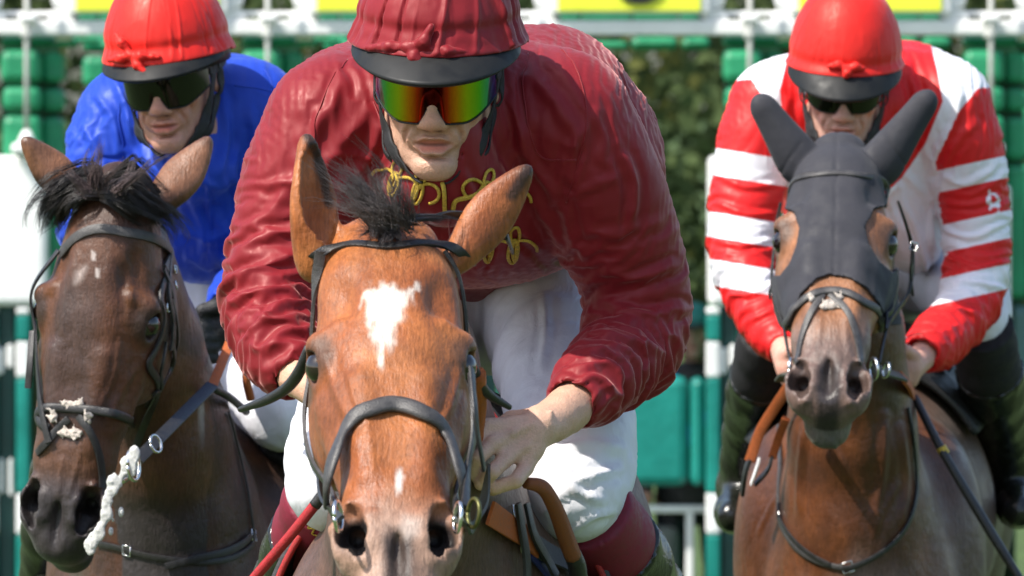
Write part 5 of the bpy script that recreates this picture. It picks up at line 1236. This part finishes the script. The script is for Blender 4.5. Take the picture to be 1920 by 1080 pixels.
strap('noseband', sm, [(66, 800, 10.92, 1), (72, 780), (88, 765), (125, 766), (180, 770), (226, 780), (246, 796)], .0165, .007, B, M_LEATHER, 50, e=2.8)
strap('drop_strap', sm, [(148, 780), (168, 808), (184, 850), (190, 890), (190, 915)], .013, .005, B, M_LEATHER, 30)
strap('drop_strap', sm, [(130, 785), (108, 805), (88, 830), (72, 850)], .013, .005, B, M_LEATHER, 30)
fluff('fleece_pad', sm, (135, 812), 24, 6, 50, B, M_FLEECE, 1); fluff('fleece_pad', sm, (138, 758), 20, 4, 36, B, M_FLEECE, 2); fluff('fleece_pad', sm, (100, 780), 6, 12, 14, B, M_FLEECE, 3); fluff('fleece_pad', sm, (167, 782), 5, 14, 14, B, M_FLEECE, 4)
for q in ((325, 505), (326, 535), (312, 577)): buckle(sm, *q, B, .012)
ring('bit_ring', P(250, 872, 10.85), .026, .0036, B, M_STEEL, (.93, -.3, .1)); ring('rein_ring', P(292, 832, 10.92), .015, .0024, B, M_STEEL, (.8, -.5, .3))
tube('bit', [P(250, 878, 10.86), P(236, 896, 10.84), P(215, 905, 10.84)], .007, B, M_STEEL)
strap('rein', sm, [(258, 862, 10.9), (300, 820, 10.98), (345, 775, 11.1), (398, 722, 11.28)], .022, .005, B, M_LEATHER, 30, snap=False, flat=True)
strap('rein_grip', sm, [(398, 724, 11.28), (412, 690, 11.36), (432, 640, 11.5)], .017, .007, B, M_ORANGE, 20, snap=False, flat=True)
tube('rein_grip', [P(466, 672, 11.6), P(462, 710, 11.6), P(470, 748, 11.62)], .008, B, M_ORANGE)
tube('rein', [P(400, 728, 11.3), P(430, 745, 11.4), P(462, 772, 11.6)], .007, B, M_LEATHER)
foam = [(254, 850, 9, 10), (240, 878, 16, 16), (214, 906, 16, 16), (202, 934, 9, 9), (197, 966, 8, 10), (188, 1000, 13, 14), (168, 1028, 10, 10)]
f = Field(*[axis(a - .04, b + .04, [], .002) for a, b in zip(np.min([P(q[0], q[1], 10.84) for q in foam], 0), np.max([P(q[0], q[1], 10.84) for q in foam], 0))])
rng = np.random.default_rng(5); prev = None
def foam_at(x, y):
    g = SURF_DARK.at((x, y), .001); return g[0] if g and g[0][1] < 10.95 else P(x, y, 10.83)
for x0, y0, sp, cnt in foam:
    for _ in range(cnt):
        c = foam_at(x0 + rng.normal(0, sp * .45), y0 + rng.normal(0, sp * .6)); r = .0016 + .0036 * rng.random() ** 2
        f.ell(c, (r * 1.3, r * .5, r * (1.4 + 1.2 * rng.random())), k=.006)
    if prev: f.chain([(*foam_at(*prev), .0014), (*foam_at((prev[0] + x0) / 2 + 3, (prev[1] + y0) / 2), .0009), (*foam_at(x0, y0), .0014)], .004)
    prev = (x0, y0)
V, Q = f.mesh(); V = V + vnormals(V, Q) * (.0022 * vnoise(V, 150, 3, 3))[:, None]; o = npmesh('mouth_foam', V, Q, HORSE_DARK, M_FOAM); o['kind'] = 'stuff'
for x, y, r in ((227, 960, .007), (208, 996, .006), (212, 975, .003)): tag(npmesh('foam_fleck', *uvsphere(P(x, y, 10.84), r, 12, 8, (.7, .7, 1.2)), None, M_FOAM), {227: 'largest white fleck of foam flying off the dark horse by its mouth', 208: 'white fleck of foam below the dark horse chin', 212: 'smallest white foam fleck beside the dark horse chin'}[x], 'foam fleck', 'flecks of foam')
# --- bridle of the hooded horse
B = thing('bridle', 'dark leather bridle worn over the cloth hood, with a fleece tuft on its noseband', 'bridle', P(1575, 500, 12.1), GB); sm = SURF_HOOD2
strap('browband', sm, [(1460, 385, 12.2, 1), (1470, 362), (1488, 343), (1530, 329), (1575, 326), (1620, 331), (1660, 345), (1682, 366), (1690, 395, 12.2, 1)], .0145, .006, B, M_GREYLEATHER, 50, e=2.6)
for pts, wd in (([(1668, 352), (1684, 378, 12.16), (1696, 412, 12.17), (1706, 445, 12.2), (1712, 480, 12.2), (1706, 545, 12.18), (1690, 572, 12.12), (1668, 600, 12.06), (1656, 640, 11.98), (1648, 685, 11.9)], .014), ([(1712, 460, 12.18), (1709, 500, 12.18), (1710, 552, 12.2)], .018), ([(1672, 520, 12.1), (1668, 570, 12.06), (1660, 620, 11.98)], .013),
                ([(1480, 352), (1464, 380, 12.16), (1454, 430, 12.16), (1454, 490, 12.12), (1462, 540, 12.1), (1468, 600, 12.04), (1476, 650, 11.94), (1484, 690, 11.88)], .012), ([(1454, 470, 12.14), (1452, 520, 12.13), (1449, 560, 12.13)], .012)):
    strap('cheek_strap', sm, pts, wd, .005, B, M_LEATHER, 40, off=.006)
strap('noseband', sm, [(1470, 625, 12.06, 1), (1478, 604), (1492, 582), (1520, 556), (1548, 547), (1582, 549), (1622, 570), (1650, 600), (1658, 622, 12.06, 1)], .017, .007, B, M_GREYLEATHER, 50, e=2.8)
strap('drop_strap', sm, [(1556, 553), (1586, 580), (1602, 620), (1610, 660), (1612, 680)], .0125, .005, B, M_GREYLEATHER, 30)
strap('drop_strap', sm, [(1542, 553), (1522, 585), (1508, 620), (1500, 655), (1496, 680)], .0125, .005, B, M_GREYLEATHER, 30)
fluff('fleece_pad', sm, (1552, 574), 16, 7, 40, B, M_FLEECE, 6); fluff('fleece_pad', sm, (1522, 560), 4, 6, 9, B, M_FLEECE, 7); fluff('fleece_pad', sm, (1575, 556), 4, 6, 9, B, M_FLEECE, 8)
buckle(sm, 1713, 462, B, .013, .3, 12.16)
ring('bit_ring', P(1638, 692, 11.86), .020, .003, B, M_STEEL, (-.93, -.3, 0)); ring('bit_ring', P(1485, 692, 11.86), .020, .003, B, M_STEEL, (.93, -.3, 0)); ring('rein_ring', P(1661, 694, 11.9), .014, .0026, B, M_STEEL, (-.9, -.35, .2))
strap('rein', sm, [(1636, 692, 11.88), (1662, 697, 12.0), (1694, 708, 12.3)], .024, .006, B, M_OLIVE, 20, snap=False, flat=True)
strap('rein_grip', sm, [(1692, 708, 12.3), (1703, 722, 12.4), (1712, 740, 12.5)], .026, .008, B, M_ORANGE, 16, snap=False, flat=True)
strap('rein', sm, [(1488, 694, 11.88), (1474, 702, 12.0), (1464, 714, 12.3)], .024, .006, B, M_OLIVE, 20, snap=False, flat=True)
strap('rein_grip', sm, [(1478, 726, 12.4), (1452, 765, 12.46), (1425, 810, 12.5), (1406, 864, 12.52)], .021, .008, B, M_ORANGE, 24, snap=False, flat=True)
strap('rein_grip', sm, [(1474, 785, 12.46), (1462, 815, 12.5), (1448, 858, 12.52)], .0165, .008, B, M_ORANGE, 24, snap=False, flat=True)
strap('rein_end', sm, [(1406, 860, 12.52), (1398, 885, 12.53), (1392, 925, 12.56)], .022, .008, B, M_LEATHER, 16, snap=False)
strap('rein_end', sm, [(1448, 855, 12.52), (1440, 880, 12.52), (1416, 908, 12.54)], .014, .006, B, M_LEATHER, 16, snap=False)
strap('rein_tag', sm, [(1424, 858, 12.5), (1418, 880, 12.5), (1408, 908, 12.52)], .012, .004, B, M_WHITEC, 16, snap=False)
# --- breast straps
GC = 'breast straps on the racehorses'
B = thing('breast_strap', 'thin black breast strap buckled low on the dark brown horse', 'breast strap', P(400, 1000, 11.4), GC); sm = SURF_DARK
strap('shoulder_strap', sm, [(425, 775), (440, 830), (455, 890), (466, 950), (473, 1000)], .0075, .004, B, M_LEATHER, 40, off=.004)
strap('chest_strap', sm, [(473, 1000), (470, 1022), (440, 1044), (390, 1054), (330, 1050), (270, 1040), (220, 1025), (185, 1018)], .0105, .004, B, M_LEATHER, 50, off=.004)
strap('chest_strap', sm, [(466, 1004), (452, 1018), (420, 1034), (370, 1046), (310, 1062)], .0125, .004, B, M_LEATHER, 40, off=.006)
buckle(sm, 472, 1004, B, .018, .5); buckle(sm, 240, 1032, B, .016, .2)
B = thing('breast_strap', 'thin black breast strap hanging in a loop round the hooded horse chest', 'breast strap', P(1585, 1000, 12.4), GC); sm = SURF_HOOD
strap('shoulder_strap', sm, [(1700, 765), (1710, 820), (1716, 890), (1714, 940), (1698, 985), (1660, 1030), (1600, 1062), (1580, 1064)], .0100, .005, B, M_LEATHER, 60, off=.004)
strap('shoulder_strap', sm, [(1462, 800), (1466, 880), (1463, 960), (1468, 985), (1490, 1022), (1530, 1050), (1582, 1064)], .0095, .005, B, M_GREYLEATHER, 60, off=.004)
strap('chest_strap', sm, [(1465, 968), (1485, 1002), (1520, 1036), (1560, 1058)], .009, .004, B, M_LEATHER, 40, off=.006)
buckle(sm, 1590, 1063, B, .02, 1.2); buckle(sm, 1463, 967, B, .014, 0)
# --- saddles
def saddle(label, surf, c, y0, y1, ctop, cm, pipe=None, tan=None, ang=78, off=.018):
    root = thing('saddle', label, 'saddle', (c[0], y0 + .25, ctop), GS)
    def sheet(name, ya, yb, am, of, m, front=0, lift=0):
        nu, nv = 26, 44; V = []
        for i in range(nu + 1):
            for j in range(nv + 1):
                a = R(-am + 2 * am * j / nv); y = ya + (yb - ya) * i / nu + front * (abs(a) / R(am)) ** 1.5 * (1 - i / nu)
                d = V3(math.sin(a), 0, math.cos(a)); o = V3(c[0], y, c[2]) + d * 1.0; h = surf.t.ray_cast(Vector(o), Vector(-d))
                q = np.array(h[0]) if h[0] is not None else V3(c[0], y, c[2]) + d * .3
                V.append(q + d * (of + lift * math.exp(-(a / .35) ** 2) * (1 - .6 * math.sin(math.pi * i / nu))))
        V = np.array(V); Q = [(i * (nv + 1) + j, i * (nv + 1) + j + 1, (i + 1) * (nv + 1) + j + 1, (i + 1) * (nv + 1) + j) for i in range(nu) for j in range(nv)]
        V = V.reshape(nu + 1, nv + 1, 3)
        for _ in range(2): V[1:-1, 1:-1] = (V[:-2, 1:-1] + V[2:, 1:-1] + V[1:-1, :-2] + V[1:-1, 2:]) / 4
        o = npmesh(name, V.reshape(-1, 3), np.array(Q), root, m); s = o.modifiers.new('thick', 'SOLIDIFY'); s.thickness = .012; s.offset = 1; return V
    V = sheet('saddle_cloth', y0, y1, ang, off, cm, .05)
    sheet('saddle_seat', y0 + .12, y1 - .06, ang * .62, off + .02, M_SADDLE, .03, .03)
    if pipe: Vt, Ft = tube_geo(V[0] + V3(0, -.004, .004), .005, sides=8); pymesh('piping', Vt, Ft, root, pipe, True)
    Vt, Ft = tube_geo(V[6] * 1.0 + V3(0, 0, .01), .006, sides=8); pymesh('edge', Vt, Ft, root, M_LEATHER, True)
    return root, V
SD, VS = saddle('black saddle with red piping and a tan patch on the dark horse', SURF_DARK, (-.600, 0, 1.2), 11.9, 12.55, 1.5, M_SADDLE, M_REDROPE)
o = strap('tan_patch', Surf(bpy.data.objects['saddle_cloth']), [(430, 752, 11.9), (448, 780, 11.92), (468, 808, 11.95)], .04, .006, SD, M_TAN, 16, snap=False)
SD, VS = saddle('dark grey saddle with an orange panel under the jockey in maroon', SURF_MID, (-.10, 0, 1.2), 9.16, 9.75, 1.5, M_GREYCLOTH, M_REDROPE)
sm = Surf(bpy.data.objects['saddle_cloth.001'], HORSE_MID)
strap('orange_panel', sm, [(905, 958), (950, 994), (992, 1026)], .034, .005, SD, M_ORANGE, 24, off=.012)
strap('grey_panel', sm, [(992, 1026), (1030, 1050), (1075, 1078)], .034, .005, SD, M_GREYCLOTH, 24, off=.012)
strap('girth_strap', sm, [(945, 945), (955, 1000), (963, 1050), (964, 1100)], .018, .006, SD, M_LEATHER, 24, off=.02)
strap('girth_strap', sm, [(962, 948), (976, 1005), (1000, 1050), (1022, 1090)], .018, .006, SD, M_LEATHER, 24, off=.02)
strap('navy_panel', sm, [(985, 1035), (1005, 1060), (1030, 1090)], .02, .005, SD, M_NAVY, 24, off=.008)
for q in ((962, 962), (976, 1022)): buckle(sm, *q, SD, .018, .3)
SD, VS = saddle('black saddle and cloth under the jockey in red and white hoops', SURF_HOOD, (.687, 0, 1.2), 12.98, 13.6, 1.5, M_SADDLE, ang=62)
bt_ = max((o for o in bpy.data.objects if o.name.startswith('boot_top') and o.parent.parent == JOCKEY_MID), key=lambda o: -o.data.vertices[0].co.x)
sb_ = Surf(bt_); sc_ = [(568, 968), (576, 972), (571, 980), (582, 982), (578, 990), (589, 992), (586, 1000), (596, 1004)]
if sum(sb_.at(p, .002) is not None for p in sc_) > 3: strap('gold_script', sb_, sc_, .003, .002, bt_.parent, M_GOLD, 60, off=.001, e=2)
# --- whips
t = thing('riding_whip', 'red plaited whip slanting across the maroon boot top', 'whip', P(540, 1010, 8.95), 'riding whips')
tube('handle', [P(592, 945, 8.93), P(548, 1000, 8.95), P(470, 1092, 9.0)], .0078, t, m_plain('red_leather', (.42, .014, .02), .42, .2, 200, .0015), 40)
tube('grip_end', [P(606, 927, 8.925), P(590, 948, 8.93)], .0088, t, M_LEATHER, 6)
t = thing('riding_whip', 'black whip with a gold collar lying along the hooded horse shoulder', 'whip', P(1800, 900, 12.4), 'riding whips')
tube('shaft', [P(1715, 745, 12.5), P(1765, 842, 12.42), P(1850, 985, 12.38), P(1915, 1090, 12.36)], [.008, .0085, .0095, .008], t, M_LEATHER, 40)
tube('collar', [P(1764, 838, 12.42), P(1772, 852, 12.42)], .0105, t, M_GOLD, 4)
# --- forelocks and manes
def px3(*q): return [P(*a) for a in q]
def snap(surf, off, *gs):          # hair guides combed over the surface
    out = []
    for g in gs:
        r = []
        for i, (x, y) in enumerate(g):
            h = surf.at((x, y), off * (.3 + .7 * min(1, i)))
            r.append(h[0] if h and (not r or abs(h[0][1] - r[-1][1]) < .16) else P(x, y, r[-1][1] + .02 if r else 11))
        out.append(r)
    return out
hd = HORSE_DARK
hair('forelock', snap(SURF_DARK, .03, [(192, 345), (150, 325), (105, 340), (70, 385), (64, 420)], [(190, 355), (150, 345), (110, 365), (78, 405), (76, 440)], [(188, 365), (155, 370), (120, 395), (95, 420), (88, 440)], [(187, 378), (165, 392), (140, 410), (118, 420), (104, 428)]), 1300, .010, .0009, hd, M_HAIR, 2, 9)
hair('forelock', snap(SURF_DARK, .03, [(192, 345), (240, 325), (290, 345), (325, 395), (338, 440)], [(192, 355), (240, 345), (285, 370), (320, 420), (336, 455)], [(194, 365), (230, 372), (268, 395), (300, 425), (320, 440)], [(194, 378), (212, 392), (240, 408), (266, 418), (290, 424)]), 1300, .010, .0009, hd, M_HAIR, 3, 9)
hair('forelock', [px3((160, 360, 10.98), (140, 335, 10.98), (125, 318, 11.0), (95, 322, 10.98)), px3((175, 350, 11.0), (168, 325, 11.0), (165, 305, 11.0), (150, 290, 10.98)), px3((200, 350, 11.0), (205, 325, 11.0), (222, 305, 11.0), (238, 296, 11.0)), px3((225, 358, 10.98), (250, 335, 10.98), (272, 318, 11.0), (312, 312, 11.0))], 300, .016, .0009, hd, m_plain('grey_brown_hair', (.075, .05, .05), .55, .4, 60), 4, 9)
hair('mane', [px3((200, 342, 11.08), (215, 330, 11.12), (260, 340, 11.14), (300, 390, 11.16)), px3((225, 400, 11.2), (270, 410, 11.24), (310, 450, 11.26), (330, 520, 11.26)), px3((245, 480, 11.3), (290, 490, 11.34), (330, 540, 11.36), (345, 620, 11.36))], 420, .012, .0012, hd, M_HAIR, 5, 8)
hm = HORSE_MID
M_MIDHAIR = m_plain('mid_hair', (.10, .085, .085), .5, .5, 60)
hair('forelock', [px3((700, 428, 8.45), (670, 395, 8.44), (635, 365, 8.44), (585, 352, 8.43)), px3((722, 424, 8.44), (695, 380, 8.43), (660, 340, 8.43), (612, 312, 8.42)), px3((745, 422, 8.44), (730, 380, 8.42), (700, 338, 8.42), (655, 298, 8.42)), px3((775, 422, 8.45), (768, 402, 8.43), (750, 372, 8.42), (715, 345, 8.42))], 900, .019, .0005, hm, M_MIDHAIR, 6, 12)
hair('forelock', [px3((740, 416, 8.45), (790, 404, 8.45), (835, 404, 8.47), (880, 414, 8.5)), px3((730, 424, 8.44), (780, 414, 8.44), (830, 414, 8.46), (890, 424, 8.5))], 90, .004, .0008, hm, M_HAIR, 7, 9)
hair('forelock', snap(SURF_MID, .008, [(690, 430), (685, 448), (680, 462), (676, 478)], [(730, 430), (728, 450), (724, 466), (722, 486)], [(768, 430), (772, 448), (772, 462), (768, 474)]), 240, .007, .0007, hm, M_MIDHAIR, 8, 8)
hair('mane', [px3((735, 430, 8.5), (700, 425, 8.54), (660, 440, 8.58), (640, 480, 8.6)), px3((745, 470, 8.66), (700, 480, 8.7), (660, 500, 8.74), (640, 560, 8.74)), px3((760, 560, 8.9), (710, 570, 8.94), (670, 600, 8.96), (650, 660, 8.96))], 380, .012, .0012, hm, M_HAIR, 9, 8)
hh = HORSE_HOOD
hair('mane', [px3((1590, 300, 12.4), (1560, 300, 12.44), (1530, 330, 12.46), (1515, 400, 12.46)), px3((1595, 400, 12.55), (1560, 420, 12.58), (1530, 460, 12.6), (1515, 540, 12.6)), px3((1600, 540, 12.75), (1560, 560, 12.78), (1530, 600, 12.8), (1510, 680, 12.8))], 300, .012, .0014, hh, M_HAIR, 10, 8)
# ------------------------------------------------------------------ stall handlers standing at the gate
M_BLACKJ = m_plain('black_jacket', (.014, .014, .016), .7, .2, 20)
M_CAP = m_plain('teal_cap', (.02, .17, .17), .7, .1, 20)
M_DKCAP = m_plain('dark_cap', (.02, .02, .022), .7, .1, 20)
M_MAROONJ = m_plain('maroon_fleece', (.10, .012, .02), .8, .2, 20)
M_LANYARD = m_plain('blue_lanyard', (.03, .08, .42), .6, .1, 20)
def handler(label, cx, cy, Y, jm, cm, lany):
    fr = Frame(P(cx, cy, Y), R(4), R(6), 0, 1.0); h = fr.c
    gz = -.72
    def parts(f, m):
        f.sweep([(h + V3(0, .05, -.24), .15 * m, .09 * m), (h + V3(0, .06, -.34), .21 * m, .12 * m), (h + V3(0, .06, -.55), .2 * m, .13 * m), (h + V3(0, .06, -.8), .18 * m, .13 * m)], (1, 0, 0), .05)
        for s in (-1, 1): f.chain([(*(h + V3(s * .2, .06, -.3)), .065 * m), (*(h + V3(s * .27, .04, -.6)), .052 * m), (*(h + V3(s * .24, -.14, -.78)), .04 * m)], .03)
    f = Field(axis(h[0] - .42, h[0] + .42, [(h[0] - .1, h[0] + .1, .006)], .016), axis(h[1] - .28, h[1] + .3, [(h[1] - .14, h[1], .006)], .016), axis(gz - .01, h[2] + .14, [(h[2] - .14, h[2] + .14, .006)], .018))
    parts(f, .8); head_field(f, fr)
    for s in (-1, 1):
        f.chain([(*(h + V3(s * .1, .07, -.8)), .09), (*(h + V3(s * .11, .05, -1.2)), .062), (h[0] + s * .12, h[1] + .08, gz + .1, .045), (h[0] + s * .12, h[1] - .06, gz + .045, .045)], .03)
        f.ell(h + V3(s * .235, -.18, -.79), (.04, .05, .035), k=.02)
    V, Q = f.mesh(); c = skin_col(fr, V, (.5, .28, .21)); c[V[:, 2] < h[2] - .85] = (.02, .02, .025); c[V[:, 2] < gz + .1] = (.012, .012, .012)
    body = npmesh('person', V, Q, None, M_SKIN, col=c); tag(body, label, 'person', 'stall handlers at the starting gate')
    garment('jacket', body, lambda f: parts(f, 1.0), h + V3(-.4, -.3, -.98), h + V3(.4, .3, -.12), .012, jm, (), [(.006, (9, 9, 9), 2)])
    hat = thing_part('cap', body); sv, sq = uvsphere((0, .012, .04), 1, 24, 14, (.086, .106, .09)); sv[:, 2] = np.maximum(sv[:, 2], .03); npmesh('crown', fr.W(sv), sq, hat, cm)
    V = [(.084 * math.cos(a) * (1 - .08 * t), -.1 * math.sin(a) - .075 * t * math.sin(a), .036 - .012 * t) for a in np.linspace(.35, math.pi - .35, 17) for t in (0, .5, 1)]
    Q = [(i * 3 + j, i * 3 + 3 + j, i * 3 + 4 + j, i * 3 + 1 + j) for i in range(16) for j in (0, 1)]; o = npmesh('peak', fr.W(np.array(V)), np.array(Q), hat, M_DKCAP); o.modifiers.new('thick', 'SOLIDIFY').thickness = .005
    if lany:
        for s in (-1, 1): tube('lanyard', [h + V3(s * .09, -.0, -.2), h + V3(s * .085, -.09, -.3), h + V3(s * .04, -.11, -.45), h + V3(0, -.115, -.62)], .012, body, M_LANYARD)
handler('person in a black jacket and teal topped cap with a blue lanyard at the gate', 1302, 618, 30.7, M_BLACKJ, M_CAP, True)
handler('person in a dark maroon fleece and cap standing at the gate behind the hooded horse', 1692, 545, 30.7, M_MAROONJ, M_DKCAP, False)
